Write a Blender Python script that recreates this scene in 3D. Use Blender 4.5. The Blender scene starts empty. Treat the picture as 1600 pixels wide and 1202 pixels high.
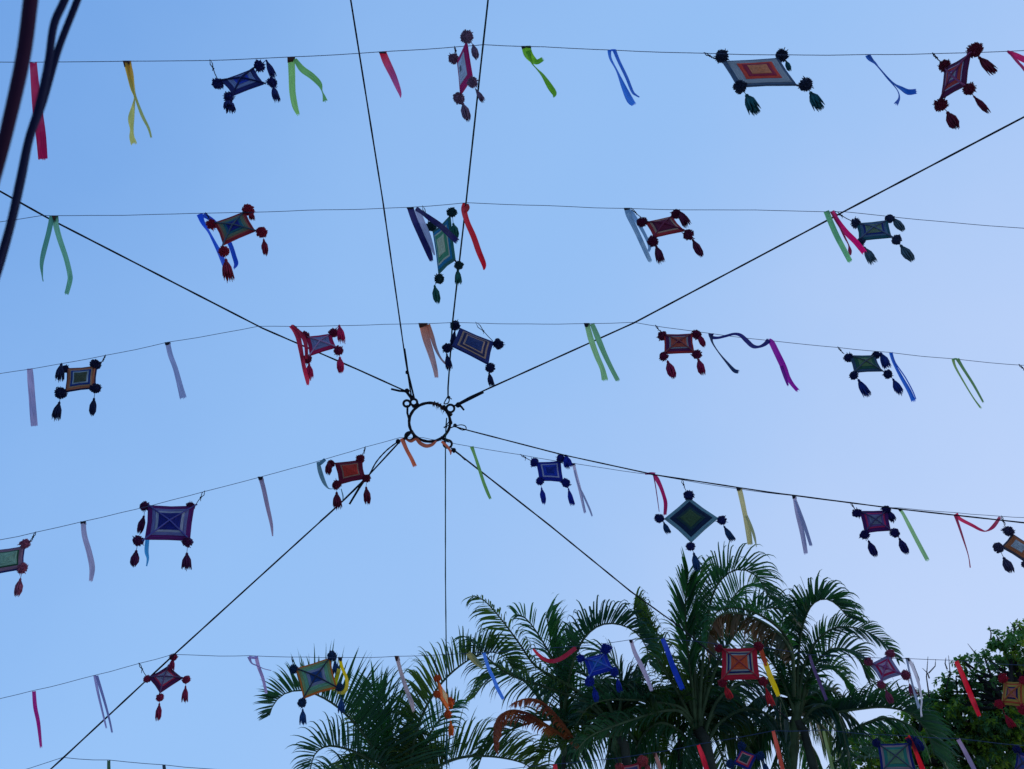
import bpy, math, random
from mathutils import Vector, Matrix, Euler, noise

random.seed(11)
scene = bpy.context.scene
COL = scene.collection

# ------------------------------------------------------------------ camera
PITCH = math.radians(44.0)
F = 1256.0
CAM = Vector((0.0, 0.0, 1.6))
cam_d = bpy.data.cameras.new("camera")
cam = bpy.data.objects.new("camera", cam_d)
COL.objects.link(cam)
cam.location = CAM
cam.rotation_euler = (math.pi / 2 + PITCH, 0, 0)
cam_d.sensor_width = 36.0
cam_d.lens = F / 1600.0 * 36.0
cam_d.clip_start = 0.05
cam_d.clip_end = 2000.0
cam_d.dof.use_dof = True
cam_d.dof.focus_distance = 6.4
cam_d.dof.aperture_fstop = 3.2
scene.camera = cam

# ------------------------------------------------------------------ world
SUN_EL, SUN_AZ = math.radians(9.0), math.radians(78.0)      # azimuth clockwise from +Y
world = bpy.data.worlds.new("World")
scene.world = world
world.use_nodes = True
wn, wl = world.node_tree.nodes, world.node_tree.links
wn.clear()
w_out = wn.new("ShaderNodeOutputWorld")
w_bg = wn.new("ShaderNodeBackground")
w_sky = wn.new("ShaderNodeTexSky")
w_sky.sky_type = 'NISHITA'
w_sky.sun_disc = False
w_sky.sun_elevation = SUN_EL
w_sky.sun_rotation = SUN_AZ
w_sky.air_density = 1.0
w_sky.dust_density = 0.6
w_sky.ozone_density = 1.6
w_bg.inputs["Strength"].default_value = 0.15
# thin even veil of high cloud over the clear dusk sky: paler and a little lavender towards the sun side
w_tc = wn.new("ShaderNodeTexCoord")
w_dot = wn.new("ShaderNodeVectorMath"); w_dot.operation = 'DOT_PRODUCT'
w_dot.inputs[1].default_value = (0.86, 0.50, -0.30)
w_map = wn.new("ShaderNodeMapRange")
w_map.inputs["From Min"].default_value = -0.75
w_map.inputs["From Max"].default_value = 0.85
w_ramp = wn.new("ShaderNodeValToRGB")
w_noise = wn.new("ShaderNodeTexNoise")
w_noise.inputs["Scale"].default_value = 2.2
w_noise.inputs["Detail"].default_value = 7.0
w_nm = wn.new("ShaderNodeMath"); w_nm.operation = 'MULTIPLY_ADD'
w_nm.inputs[1].default_value = 0.22
w_nm.inputs[2].default_value = -0.11
w_add = wn.new("ShaderNodeMath"); w_add.operation = 'ADD'
w_mix = wn.new("ShaderNodeMixRGB"); w_mix.blend_type = 'MIX'
w_mix.inputs["Fac"].default_value = 0.80
cr = w_ramp.color_ramp
cr.interpolation = 'EASE'
cr.elements[0].position = 0.0; cr.elements[0].color = (1.02, 2.6, 6.0, 1)
cr.elements[1].position = 1.0; cr.elements[1].color = (4.25, 5.15, 7.3, 1)
e = cr.elements.new(0.5); e.color = (2.35, 4.12, 7.15, 1)
wl.new(w_tc.outputs["Generated"], w_dot.inputs[0])
wl.new(w_dot.outputs["Value"], w_map.inputs["Value"])
wl.new(w_tc.outputs["Generated"], w_noise.inputs["Vector"])
wl.new(w_noise.outputs["Fac"], w_nm.inputs[0])
wl.new(w_map.outputs["Result"], w_add.inputs[0])
wl.new(w_nm.outputs[0], w_add.inputs[1])
wl.new(w_add.outputs[0], w_ramp.inputs["Fac"])
wl.new(w_sky.outputs["Color"], w_mix.inputs["Color1"])
wl.new(w_ramp.outputs["Color"], w_mix.inputs["Color2"])
wl.new(w_mix.outputs["Color"], w_bg.inputs["Color"])
wl.new(w_bg.outputs["Background"], w_out.inputs["Surface"])

# ------------------------------------------------------------------ sun
sun_d = bpy.data.lights.new("sun", 'SUN')
sun_d.energy = 0.5
sun_d.angle = math.radians(12.0)
sun_d.color = (1.0, 0.90, 0.82)
sun = bpy.data.objects.new("sun", sun_d)
COL.objects.link(sun)
sdir = Vector((math.sin(SUN_AZ) * math.cos(SUN_EL), math.cos(SUN_AZ) * math.cos(SUN_EL), math.sin(SUN_EL)))
sun.rotation_euler = sdir.to_track_quat('Z', 'Y').to_euler()

scene.view_settings.view_transform = 'Standard'
scene.view_settings.look = 'None'
scene.view_settings.exposure = 0.0
scene.view_settings.gamma = 1.0
scene.view_settings.use_curve_mapping = False
scene.cycles.max_bounces = 6
scene.cycles.diffuse_bounces = 3
scene.cycles.use_denoising = True

# ------------------------------------------------------------------ basis helpers
R = cam.rotation_euler.to_matrix()
RIGHT, UP, BACK = R.col[0].copy(), R.col[1].copy(), R.col[2].copy()
DOWN = Vector((0, 0, -1))


def P(x, y, d):
    """a sight line of the photograph (1600 x 1202 grid) at depth d metres -> the place in the world"""
    return CAM + RIGHT * ((x - 800.0) / F * d) + UP * ((601.0 - y) / F * d) - BACK * d


def link(name, mesh, parent=None, loc=(0, 0, 0), mats=()):
    o = bpy.data.objects.new(name, mesh)
    COL.objects.link(o)
    o.location = loc
    if parent is not None:
        o.parent = parent
    return o


def thing(name, label, cat, loc, group=None):
    o = bpy.data.objects.new(name, None)
    o.empty_display_size = 0.05
    COL.objects.link(o)
    o.location = loc
    o["label"] = label
    o["category"] = cat
    if group:
        o["group"] = group
    return o


class MB:
    def __init__(self):
        self.v, self.f, self.uv = [], [], []

    def face(self, idx, uvs=None):
        self.f.append(tuple(idx))
        self.uv.append(uvs if uvs else [(0, 0)] * len(idx))

    def tube(self, pts, rads, n=6, cap=True, spin=0.0):
        if not isinstance(rads, (list, tuple)):
            rads = [rads] * len(pts)
        base = len(self.v)
        ref = None
        L = 0.0
        ls = []
        for i, p in enumerate(pts):
            a = pts[max(i - 1, 0)]
            b = pts[min(i + 1, len(pts) - 1)]
            t = (b - a).normalized()
            if ref is None:
                ref = t.orthogonal().normalized()
            else:
                ref = (ref - t * ref.dot(t))
                if ref.length < 1e-6:
                    ref = t.orthogonal()
                ref.normalize()
            bi = t.cross(ref)
            if i:
                L += (p - pts[i - 1]).length
            ls.append(L)
            for k in range(n):
                a_ = 2 * math.pi * k / n + spin
                self.v.append(p + (ref * math.cos(a_) + bi * math.sin(a_)) * rads[i])
        for i in range(len(pts) - 1):
            for k in range(n):
                k2 = (k + 1) % n
                self.face((base + i * n + k, base + i * n + k2, base + (i + 1) * n + k2, base + (i + 1) * n + k),
                          [(k / n, ls[i]), ((k + 1) / n, ls[i]), ((k + 1) / n, ls[i + 1]), (k / n, ls[i + 1])])
        if cap:
            self.face([base + k for k in reversed(range(n))])
            self.face([base + (len(pts) - 1) * n + k for k in range(n)])

    def mesh(self, name, origin=None, smooth=True):
        m = bpy.data.meshes.new(name)
        vs = [tuple(v - origin) for v in self.v] if origin is not None else [tuple(v) for v in self.v]
        m.from_pydata(vs, [], self.f)
        uvl = m.uv_layers.new(name="UVMap")
        flat = []
        for u in self.uv:
            for c in u:
                flat.extend(c)
        uvl.data.foreach_set("uv", flat)
        if smooth:
            m.polygons.foreach_set("use_smooth", [True] * len(m.polygons))
        m.update()
        return m


def build(name, mb, mat, root, smooth=True, origin=None):
    """link one mesh as a child of root (or top-level, when root is None, with its origin at `origin`)"""
    org = root.location.copy() if root is not None else (origin or Vector((0, 0, 0)))
    me = mb.mesh(name, org, smooth)
    me.materials.append(mat)
    o = bpy.data.objects.new(name, me)
    COL.objects.link(o)
    if root is not None:
        o.parent = root
    else:
        o.location = org
    return o


def build_sub(name, mb, mat, part, origin, smooth=True):
    """sub-part: parent is a part whose own local origin sits at `origin` in the world"""
    me = mb.mesh(name, origin, smooth)
    me.materials.append(mat)
    o = bpy.data.objects.new(name, me)
    COL.objects.link(o)
    o.parent = part
    return o


def catmull(pts, n):
    """smooth curve through tuples of any length; n steps per span"""
    out = []
    m = len(pts)
    for i in range(m - 1):
        p0 = pts[max(i - 1, 0)]; p1 = pts[i]; p2 = pts[i + 1]; p3 = pts[min(i + 2, m - 1)]
        for s in range(n):
            t = s / n
            out.append(tuple(0.5 * ((2 * b) + (-a + c) * t + (2 * a - 5 * b + 4 * c - d) * t * t
                                    + (-a + 3 * b - 3 * c + d) * t ** 3)
                             for a, b, c, d in zip(p0, p1, p2, p3)))
    out.append(tuple(pts[-1]))
    return out


# ------------------------------------------------------------------ materials
def srgb(r, g, b):
    def f(c):
        c /= 255.0
        return c / 12.92 if c <= 0.04045 else ((c + 0.055) / 1.055) ** 2.4
    return (f(r), f(g), f(b), 1.0)


_mats = {}


def new_mat(name):
    m = bpy.data.materials.new(name)
    m.use_nodes = True
    n, l = m.node_tree.nodes, m.node_tree.links
    n.clear()
    out = n.new("ShaderNodeOutputMaterial")
    return m, n, l, out


def vary(n, l, col, vec_socket, scale, lo, hi, detail=3.0):
    """col times a noise between lo and hi"""
    t = n.new("ShaderNodeTexNoise"); t.inputs["Scale"].default_value = scale; t.inputs["Detail"].default_value = detail
    if vec_socket:
        l.new(vec_socket, t.inputs["Vector"])
    mr = n.new("ShaderNodeMapRange")
    mr.inputs["From Min"].default_value = 0.3; mr.inputs["From Max"].default_value = 0.7
    mr.inputs["To Min"].default_value = lo; mr.inputs["To Max"].default_value = hi
    l.new(t.outputs["Fac"], mr.inputs["Value"])
    mx = n.new("ShaderNodeVectorMath"); mx.operation = 'SCALE'
    if isinstance(col, tuple):
        mx.inputs[0].default_value = col[:3]
    else:
        l.new(col, mx.inputs[0])
    l.new(mr.outputs["Result"], mx.inputs["Scale"])
    return mx.outputs[0], t


def yarn(col, wrap=False):
    col = (col[0], col[1], min(255, int(col[2] * .98) + 4))
    key = ("yarn", col, wrap)
    if key in _mats:
        return _mats[key]
    m, n, l, out = new_mat("yarn_%d_%d_%d" % col)
    bs = n.new("ShaderNodeBsdfPrincipled")
    bs.inputs["Roughness"].default_value = 0.95
    bs.inputs["Specular IOR Level"].default_value = 0.08
    bs.inputs["Sheen Weight"].default_value = 0.08
    bs.inputs["Sheen Roughness"].default_value = 0.6
    tc = n.new("ShaderNodeTexCoord")
    if wrap:
        mp = n.new("ShaderNodeMapping")
        mp.inputs["Scale"].default_value = (6.0, 260.0, 1.0)
        l.new(tc.outputs["UV"], mp.inputs["Vector"])
        c, t = vary(n, l, srgb(*col), mp.outputs["Vector"], 1.0, 0.5, 1.38, 3.0)
        wv = n.new("ShaderNodeTexWave"); wv.bands_direction = 'Y'
        wv.inputs["Scale"].default_value = 80.0
        wv.inputs["Distortion"].default_value = 1.0
        l.new(tc.outputs["UV"], wv.inputs["Vector"])
        bp = n.new("ShaderNodeBump"); bp.inputs["Strength"].default_value = 0.5; bp.inputs["Distance"].default_value = 0.002
        l.new(wv.outputs["Fac"], bp.inputs["Height"])
        l.new(bp.outputs["Normal"], bs.inputs["Normal"])
    else:
        c, t = vary(n, l, srgb(*col), tc.outputs["Object"], 3.2, 0.6, 1.3)
    l.new(c, bs.inputs["Base Color"])
    l.new(bs.outputs[0], out.inputs["Surface"])
    _mats[key] = m
    return m


def satin(col, tip=None):
    """thin woven ribbon: light comes through it"""
    key = ("satin", col, tip)
    if key in _mats:
        return _mats[key]
    m, n, l, out = new_mat("ribbon_%d_%d_%d" % col)
    tc = n.new("ShaderNodeTexCoord")
    mp = n.new("ShaderNodeMapping"); mp.inputs["Scale"].default_value = (9.0, 3.0, 1.0)
    l.new(tc.outputs["UV"], mp.inputs["Vector"])
    base = srgb(*col)
    if tip:
        sx = n.new("ShaderNodeSeparateXYZ"); l.new(tc.outputs["UV"], sx.inputs[0])
        rp = n.new("ShaderNodeValToRGB")
        rp.color_ramp.elements[0].position = 0.0; rp.color_ramp.elements[0].color = base
        rp.color_ramp.elements[1].position = 0.6; rp.color_ramp.elements[1].color = srgb(*tip)
        l.new(sx.outputs["Y"], rp.inputs["Fac"])
        base = rp.outputs["Color"]
    c, t = vary(n, l, base, mp.outputs["Vector"], 1.0, 0.62, 1.32, 4.0)
    # pale patches in the colour stand in for sky glow through the sheer cloth
    fz = n.new("ShaderNodeTexNoise"); fz.inputs["Scale"].default_value = 5.0; fz.inputs["Detail"].default_value = 3.0
    l.new(tc.outputs["Object"], fz.inputs["Vector"])
    fr = n.new("ShaderNodeMapRange"); fr.inputs["From Min"].default_value = .42; fr.inputs["From Max"].default_value = .75
    fr.inputs["To Min"].default_value = 0.0; fr.inputs["To Max"].default_value = .08
    l.new(fz.outputs["Fac"], fr.inputs["Value"])
    bl = n.new("ShaderNodeMixRGB"); bl.inputs["Color2"].default_value = (.62, .62, .68, 1)
    l.new(fr.outputs["Result"], bl.inputs["Fac"]); l.new(c, bl.inputs["Color1"])
    c = bl.outputs[0]
    di = n.new("ShaderNodeBsdfPrincipled")
    di.inputs["Roughness"].default_value = 0.55
    di.inputs["Specular IOR Level"].default_value = 0.25
    di.inputs["Sheen Weight"].default_value = 0.2
    tr = n.new("ShaderNodeBsdfTranslucent")
    mx = n.new("ShaderNodeMixShader"); mx.inputs["Fac"].default_value = 0.78
    l.new(c, di.inputs["Base Color"]); l.new(c, tr.inputs["Color"])
    l.new(di.outputs[0], mx.inputs[1]); l.new(tr.outputs[0], mx.inputs[2])
    l.new(mx.outputs[0], out.inputs["Surface"])
    _mats[key] = m
    return m


def plain(name, col, rough=0.6, metal=0.0, lo=0.7, hi=1.2, scale=30.0, bump=0.0):
    key = ("plain", name)
    if key in _mats:
        return _mats[key]
    m, n, l, out = new_mat(name)
    bs = n.new("ShaderNodeBsdfPrincipled")
    bs.inputs["Roughness"].default_value = rough
    bs.inputs["Metallic"].default_value = metal
    bs.inputs["Specular IOR Level"].default_value = 0.25
    tc = n.new("ShaderNodeTexCoord")
    c, t = vary(n, l, srgb(*col), tc.outputs["Object"], scale, lo, hi, 4.0)
    l.new(c, bs.inputs["Base Color"])
    if bump:
        bp = n.new("ShaderNodeBump"); bp.inputs["Strength"].default_value = bump; bp.inputs["Distance"].default_value = 0.01
        l.new(t.outputs["Fac"], bp.inputs["Height"]); l.new(bp.outputs["Normal"], bs.inputs["Normal"])
    l.new(bs.outputs[0], out.inputs["Surface"])
    _mats[key] = m
    return m


def leafmat(name, a, b, trans=0.45, trans_col=None, scale=1.4, rough=0.42):
    key = ("leaf", name)
    if key in _mats:
        return _mats[key]
    m, n, l, out = new_mat(name)
    tc = n.new("ShaderNodeTexCoord")
    t = n.new("ShaderNodeTexNoise"); t.inputs["Scale"].default_value = scale; t.inputs["Detail"].default_value = 5.0
    l.new(tc.outputs["Object"], t.inputs["Vector"])
    rp = n.new("ShaderNodeValToRGB")
    rp.color_ramp.elements[0].position = 0.36; rp.color_ramp.elements[0].color = a
    rp.color_ramp.elements[1].position = 0.66; rp.color_ramp.elements[1].color = b
    l.new(t.outputs["Fac"], rp.inputs["Fac"])
    bs = n.new("ShaderNodeBsdfPrincipled")
    bs.inputs["Roughness"].default_value = rough
    bs.inputs["Specular IOR Level"].default_value = 0.45
    l.new(rp.outputs["Color"], bs.inputs["Base Color"])
    tr = n.new("ShaderNodeBsdfTranslucent")
    g = n.new("ShaderNodeMixRGB"); g.blend_type = 'MULTIPLY'; g.inputs["Fac"].default_value = 1.0
    g.inputs["Color2"].default_value = trans_col or (1.2, 1.5, 0.5, 1)
    l.new(rp.outputs["Color"], g.inputs["Color1"]); l.new(g.outputs[0], tr.inputs["Color"])
    mx = n.new("ShaderNodeMixShader"); mx.inputs["Fac"].default_value = trans
    l.new(bs.outputs[0], mx.inputs[1]); l.new(tr.outputs[0], mx.inputs[2])
    l.new(mx.outputs[0], out.inputs["Surface"])
    _mats[key] = m
    return m


M_LINE = plain("nylon_line", (52, 62, 92), 0.5)
M_ROPE = plain("dark_rope", (16, 18, 30), 0.85, scale=90)
M_TEAL = plain("green_rope", (34, 76, 74), 0.8, scale=90)
M_IRON = plain("painted_iron", (26, 20, 28), 0.6, 0.3, scale=60, bump=0.4)
M_RUST = plain("rusty_iron", (70, 38, 34), 0.8, 0.2, scale=50, bump=0.4)
M_CORD = plain("hanging_cord", (28, 28, 44), 0.9, scale=80)
M_TAPE = plain("brown_tape", (84, 40, 18), 0.6, scale=120, lo=0.3, hi=1.3)
M_DTAPE = plain("dark_tape", (30, 24, 30), 0.6, scale=120, lo=0.5, hi=1.3)
M_CABLE_R = plain("maroon_cable_jacket", (40, 6, 38), 0.9, scale=5)
M_CABLE_B = plain("navy_cable_jacket", (6, 10, 50), 0.85, scale=5)

# ------------------------------------------------------------------ ground
gm, gn, gl, gout = new_mat("plaza_paving")
gb = gn.new("ShaderNodeBsdfPrincipled"); gb.inputs["Roughness"].default_value = 0.9
gt = gn.new("ShaderNodeTexCoord")
gc, _ = vary(gn, gl, (0.47, 0.44, 0.41, 1), gt.outputs["Object"], 0.35, 0.75, 1.2, 8.0)
gl.new(gc, gb.inputs["Base Color"]); gl.new(gb.outputs[0], gout.inputs["Surface"])
mb = MB()
S = 600.0
mb.v += [Vector((-S, -S, 0)), Vector((S, -S, 0)), Vector((S, S, 0)), Vector((-S, S, 0))]
mb.face((0, 1, 2, 3), [(0, 0), (1, 0), (1, 1), (0, 1)])
g = build("ground", mb, gm, None, smooth=False)
g["kind"] = "structure"

# ------------------------------------------------------------------ strings and ropes
LIFT = {}


def polyline(pts, n=1):
    return [P(x, y, d) for x, y, d in (catmull(pts, n) if n > 1 else pts)]


STRINGS = {
    1: ([(-60, 98), (0, 97), (200, 95.5), (328, 94.5), (455, 89), (598, 81), (725, 72.5), (755, 70), (850, 73.5), (960, 78.5),
         (1100, 83.5), (1230, 86), (1355, 85.5), (1480, 83.5), (1600, 79), (1660, 77)], lambda x: 5.15 - 0.0001 * x),
    2: ([(-60, 357), (0, 347), (66, 337), (90, 337), (300, 333.5), (480, 328.5), (640, 324), (729, 317), (850, 321), (980, 326),
         (1180, 328), (1320, 331), (1600, 357), (1660, 363)], lambda x: 5.85),
    3: ([(-60, 596), (0, 584), (163, 556), (262, 535), (403, 510), (600, 507), (707, 504), (920, 506), (990, 504), (1110, 521),
         (1200, 532), (1310, 543), (1390, 551), (1490, 561), (1600, 571), (1660, 577)], lambda x: 6.42),
    4: ([(-60, 860), (0, 844), (56, 832), (130, 815), (320, 768), (408, 745), (570, 699), (625, 684), (660, 684), (690, 689),
         (737, 698), (814, 711), (896, 724), (1020, 742), (1066, 750), (1155, 764), (1240, 775), (1330, 786), (1380, 792),
         (1406, 794), (1493, 801), (1565, 807), (1600, 809), (1660, 813)],
        lambda x: 5.7 + 1.08 * min(max(x, 0) / 625.0, 1.0) - 0.0003 * max(x - 700, 0)),
    5: ([(-60, 1105), (0, 1092), (53, 1079), (149, 1055), (217, 1037), (270, 1022.5), (390, 1025), (480, 1027), (620, 1026),
         (678, 1024), (740, 1020), (830, 1014), (900, 1010), (985, 1000), (1036, 997), (1090, 1002), (1130, 1008),
         (1187, 1010), (1265, 1023), (1350, 1027), (1418, 1029), (1495, 1032), (1600, 1040), (1660, 1046)], lambda x: 6.5),
    6: ([(-60, 1230), (98, 1184), (170, 1188), (256, 1195), (322, 1201), (600, 1214), (867, 1194), (1012, 1178), (1091, 1163),
         (1208, 1142), (1287, 1141), (1417, 1150), (1497, 1154), (1600, 1165), (1660, 1172)], lambda x: 6.3),
}
STRING_LABEL = {
    1: "thin topmost line strung across the sky with ribbons and yarn ornaments on it",
    2: "thin line second from the top, bent over the rising ropes above the iron hoop",
    3: "thin line strung just above the iron hoop, third from the top",
    4: "thin line peaking at the foot of the iron hoop, fourth from the top",
    5: "thin line passing in front of the palm crowns, fifth from the top",
    6: "lowest thin line, sagging out of view between the bottom corner rope and the palms",
}


def sdep(row, x):
    return STRINGS[row][1](x)


def sy(row, x):
    pts = STRINGS[row][0]
    for (x0, y0), (x1, y1) in zip(pts, pts[1:]):
        if x0 <= x <= x1:
            return y0 + (y1 - y0) * (x - x0) / (x1 - x0)
    return pts[-1][1]


for r, (pts, fn) in STRINGS.items():
    pp = [P(x, y, fn(x)) for x, y in pts]
    fine = []
    for i in range(len(pp) - 1):
        k = max(2, int((pp[i + 1] - pp[i]).length / 0.12))
        L = (pp[i + 1] - pp[i]).length
        for s in range(k):
            t = s / k
            q = pp[i].lerp(pp[i + 1], t)
            q = q + DOWN * (0.010 * L * math.sin(math.pi * t)) + Vector((0, 0, 0.0018 * math.sin(q.x * 37 + r)))
            fine.append(q)
    fine.append(pp[-1])
    mb = MB()
    mb.tube(fine, 0.0023, 5)
    o = build("string_line", mb, M_LINE, None, origin=fine[0])
    o["label"] = STRING_LABEL[r]; o["category"] = "string"; o["group"] = "decorated lines strung across the street"


def rope(label, strands, knots=(), name="rope", cat="rope", mat=None, sub=12):
    """strands: (pts (x, y, depth), width px, part name, material, smooth) ; knots: (x, y, d, r px)"""
    mat = mat or M_ROPE
    root = thing(name, label, cat, P(*strands[0][0][0]))
    for pts, wpx, pname, mt, sm in strands:
        q = polyline(pts, 8 if sm else 1)
        fine = []
        for i in range(len(q) - 1):
            k = max(1, int((q[i + 1] - q[i]).length / 0.10))
            for s in range(k):
                fine.append(q[i].lerp(q[i + 1], s / k))
        fine.append(q[-1])
        dm = sum(p[2] for p in pts) / len(pts)
        rad = wpx * 0.5 * dm / F
        rr = [rad * (1 + 0.10 * math.sin(i * 2.1) + 0.06 * random.uniform(-1, 1)) for i in range(len(fine))]
        mb = MB(); mb.tube(fine, rr, 6)
        build(pname, mb, mt or mat, root)
    for x, y, d, rp in knots:
        c = P(x, y, d); r0 = rp * d / F
        mb = MB()
        for _ in range(4):   # a lashed knot: a few crossed coils
            ax = Vector((random.gauss(0, 1), random.gauss(0, 1), random.gauss(0, 1))).normalized()
            u = ax.orthogonal().normalized(); w = ax.cross(u)
            ring = [c + (u * math.cos(a) + w * math.sin(a)) * r0 * 0.62 + ax * r0 * 0.25 * math.sin(2 * a)
                    for a in [2 * math.pi * i / 12 for i in range(13)]]
            mb.tube(ring, r0 * 0.42, 6)
        build("knot", mb, mat, root)
    return root


rope("dark rope from the upper left edge down to the upper left of the iron hoop",
     [([(-60, 267, 5.75), (0, 299, 5.8), (75, 341, 5.87), (410, 513, 6.44), (560, 578, 6.7), (633, 611, 6.8)], 3.1, "strand", None, 0),
      ([(611, 608, 6.79), (624, 611, 6.8), (635, 612, 6.8)], 3.6, "loose_tail", None, 0),
      ([(633, 609, 6.8), (638, 616, 6.8), (643, 623, 6.8)], 4.0, "lashing", None, 0)],
     [(636, 611, 6.8, 4.0)])
rope("dark rope rising steeply to the top edge, left of the green twisted one",
     [([(538, -60, 5.2), (548, 0, 5.35), (598, 313, 6.0), (631, 545, 6.6), (643, 622, 6.8)], 2.7, "strand", None, 0),
      ([(632, 545, 6.59), (637, 580, 6.68), (647, 622, 6.8)], 3.2, "loose_tail", None, 0)],
     [(636, 582, 6.69, 3.0), (644, 622, 6.8, 4.0)])
tw1 = [(768, -60, 5.0), (762, 5, 5.12), (752, 95, 5.2), (728, 318, 5.83), (707, 504, 6.4), (700, 606, 6.75), (700, 621, 6.8)]
rope("green and black twisted rope rising to the top edge, right of the plain dark one",
     [([(x - 0.55, y, d) for x, y, d in tw1], 1.5, "strand", M_TEAL, 0),
      ([(x + 0.65, y, d) for x, y, d in tw1], 1.5, "strand", M_ROPE, 0),
      ([(700, 619, 6.8), (696, 626, 6.8), (694, 631, 6.8), (700, 630, 6.8), (702, 624, 6.8), (700, 619, 6.8)], 1.9, "loop", None, 1),
      ([(703, 622, 6.8), (706, 624, 6.8)], 1.6, "loose_tail", None, 0)],
     [(701, 621, 6.8, 2.6)])
rope("dark rope climbing from the upper right of the iron hoop to the right edge",
     [([(1660, 152, 5.3), (1600, 183, 5.4), (1320, 330, 5.88), (990, 505, 6.44), (755, 611, 6.75), (708, 635.5, 6.8)], 2.9, "strand", None, 0),
      ([(755, 612.5, 6.74), (735, 622, 6.77), (716, 632, 6.8)], 5.6, "sleeve", None, 0),
      ([(716, 631, 6.79), (721, 636, 6.78), (725, 641, 6.77)], 3.2, "loose_tail", None, 0)],
     [(716, 633, 6.79, 4.4)])
rope("thin dark rope leaving the right side of the iron hoop for the right edge",
     [([(703, 669, 6.8), (710, 666.5, 6.8), (733, 673, 6.79), (880, 711, 6.65), (1023, 742, 6.55), (1200, 769, 6.4), (1400, 795, 6.24),
        (1600, 817, 6.1), (1660, 823, 6.05)], 2.3, "strand", None, 0),
      ([(711, 666, 6.8), (720, 664, 6.79), (727, 666, 6.78), (728, 671, 6.78), (722, 672, 6.79), (714, 668, 6.8)], 1.6, "loop", None, 1),
      ([(693, 668, 6.8), (700, 665, 6.8), (706, 662, 6.8), (704, 657, 6.8), (698, 664, 6.8), (694, 669, 6.8)], 1.8, "lashing", None, 1)],
     [(711, 665, 6.8, 3.0)])
rope("dark rope from the lower right of the iron hoop down into the palm crowns",
     [([(705, 700, 6.8), (711, 705, 6.8), (860, 822, 7.4), (985, 924, 7.95), (1060, 978, 8.0), (1125, 1032, 8.1), (1236, 1128, 9.0)], 2.5, "strand", None, 0),
      ([(711, 705, 6.8), (719, 711, 6.82), (727, 719, 6.85)], 2.6, "loose_tail", None, 0)],
     [(709, 704, 6.8, 4.0)])
rope("thin green cord dropping straight down from the iron hoop",
     [([(698, 653, 6.8), (697, 664, 6.8), (696, 690, 6.8), (696, 900, 6.9), (698, 1090, 7.0), (698, 1220, 7.1), (698, 1300, 7.2)], 1.9, "strand", M_TEAL, 0)],
     [(697, 667, 6.8, 2.0)])
rope("dark doubled rope from the lower left of the iron hoop to the bottom left corner",
     [([(622, 690, 6.8), (604, 704, 6.75), (588, 722, 6.7), (575, 745, 6.66), (560, 760, 6.63), (525, 793, 6.6), (500, 815, 6.58)], 2.2, "strand", None, 1),
      ([(623, 692, 6.8), (575, 744, 6.68), (525, 793, 6.6), (272, 1023, 6.5), (98, 1185, 6.3), (20, 1256, 6.25)], 2.6, "strand", None, 0),
      ([(574, 744, 6.66), (561, 763, 6.64), (546, 788, 6.62)], 3.4, "loose_tail", None, 0)],
     [(622, 690, 6.8, 4.0)])

# ------------------------------------------------------------------ the iron hoop
D0 = 6.8
hoop_c = P(671.5, 660, D0)
hoop = thing("iron_hoop", "round dark iron hoop at the middle where all the thick ropes meet", "hoop", hoop_c)
px = D0 / F
# tilted a little out of the sight line: its right-hand side is farther away
hx = (RIGHT * 0.985 - BACK * 0.17).normalized()
hn = BACK
hy = (UP * 0.985 + BACK * 0.10).normalized()


def hp(x, y, off=0.0):
    """a point of the hoop's own plane, in photograph pixels from its centre"""
    dx, dy = (x - 671.5) * px, (660 - y) * px
    return hoop_c + hx * dx / hx.dot(RIGHT) + hy * (dy - 0) / hy.dot(UP) + BACK * off


mb = MB()
ring = [hoop_c + hx * math.cos(a) * 32.0 * px + hy * math.sin(a) * 30.5 * px for a in [2 * math.pi * i / 64 for i in range(64)]]
ring.append(ring[0].copy())
mb.tube(ring, [px * 2.3 * (1 + 0.08 * math.sin(i * 1.7)) for i in range(65)], 10, cap=False)
build("ring", mb, M_IRON, hoop)
for cx, cy, rr in [(637, 630.5, 5.2), (647.5, 628.5, 5.2), (703.5, 638.5, 6.2), (640.5, 681.5, 6.6), (699, 694.5, 6.4)]:
    mb = MB()
    c = hp(cx, cy, 0.004)
    rg = [c + hx * math.cos(a) * rr * px + hy * math.sin(a) * rr * 0.95 * px for a in [2 * math.pi * i / 28 for i in range(29)]]
    mb.tube(rg, px * 1.9, 8, cap=False)
    build("eyelet", mb, M_IRON, hoop)
for pts, rr in [([(638, 633), (637.5, 645), (640, 655), (641, 667)], 1.7), ([(645, 636), (655, 630)], 2.2),
                ([(693, 634), (700, 645), (706, 649)], 2.6), ([(632, 686), (645, 672)], 2.4), ([(688, 684), (701, 690)], 2.6)]:
    mb = MB()
    mb.tube([hp(x, y, 0.006) for x, y in pts], px * rr, 7)
    build("shackle", mb, M_IRON, hoop)
mb = MB()
for i in range(26):      # frayed binding on the upper right arc
    a = math.radians(random.uniform(38, 84))
    p = hoop_c + hx * math.cos(a) * 32 * px + hy * math.sin(a) * 30.5 * px
    u = Vector((random.uniform(-.4, .4), random.uniform(-.4, .4), -1)).normalized()
    L = random.uniform(3, 11) * px
    mb.tube([p + BACK * 0.012, p + BACK * 0.012 + u * L * 0.5 + RIGHT * random.uniform(-1, 1) * px, p + u * L], [px * .9, px * .55, px * .15], 4)
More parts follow.
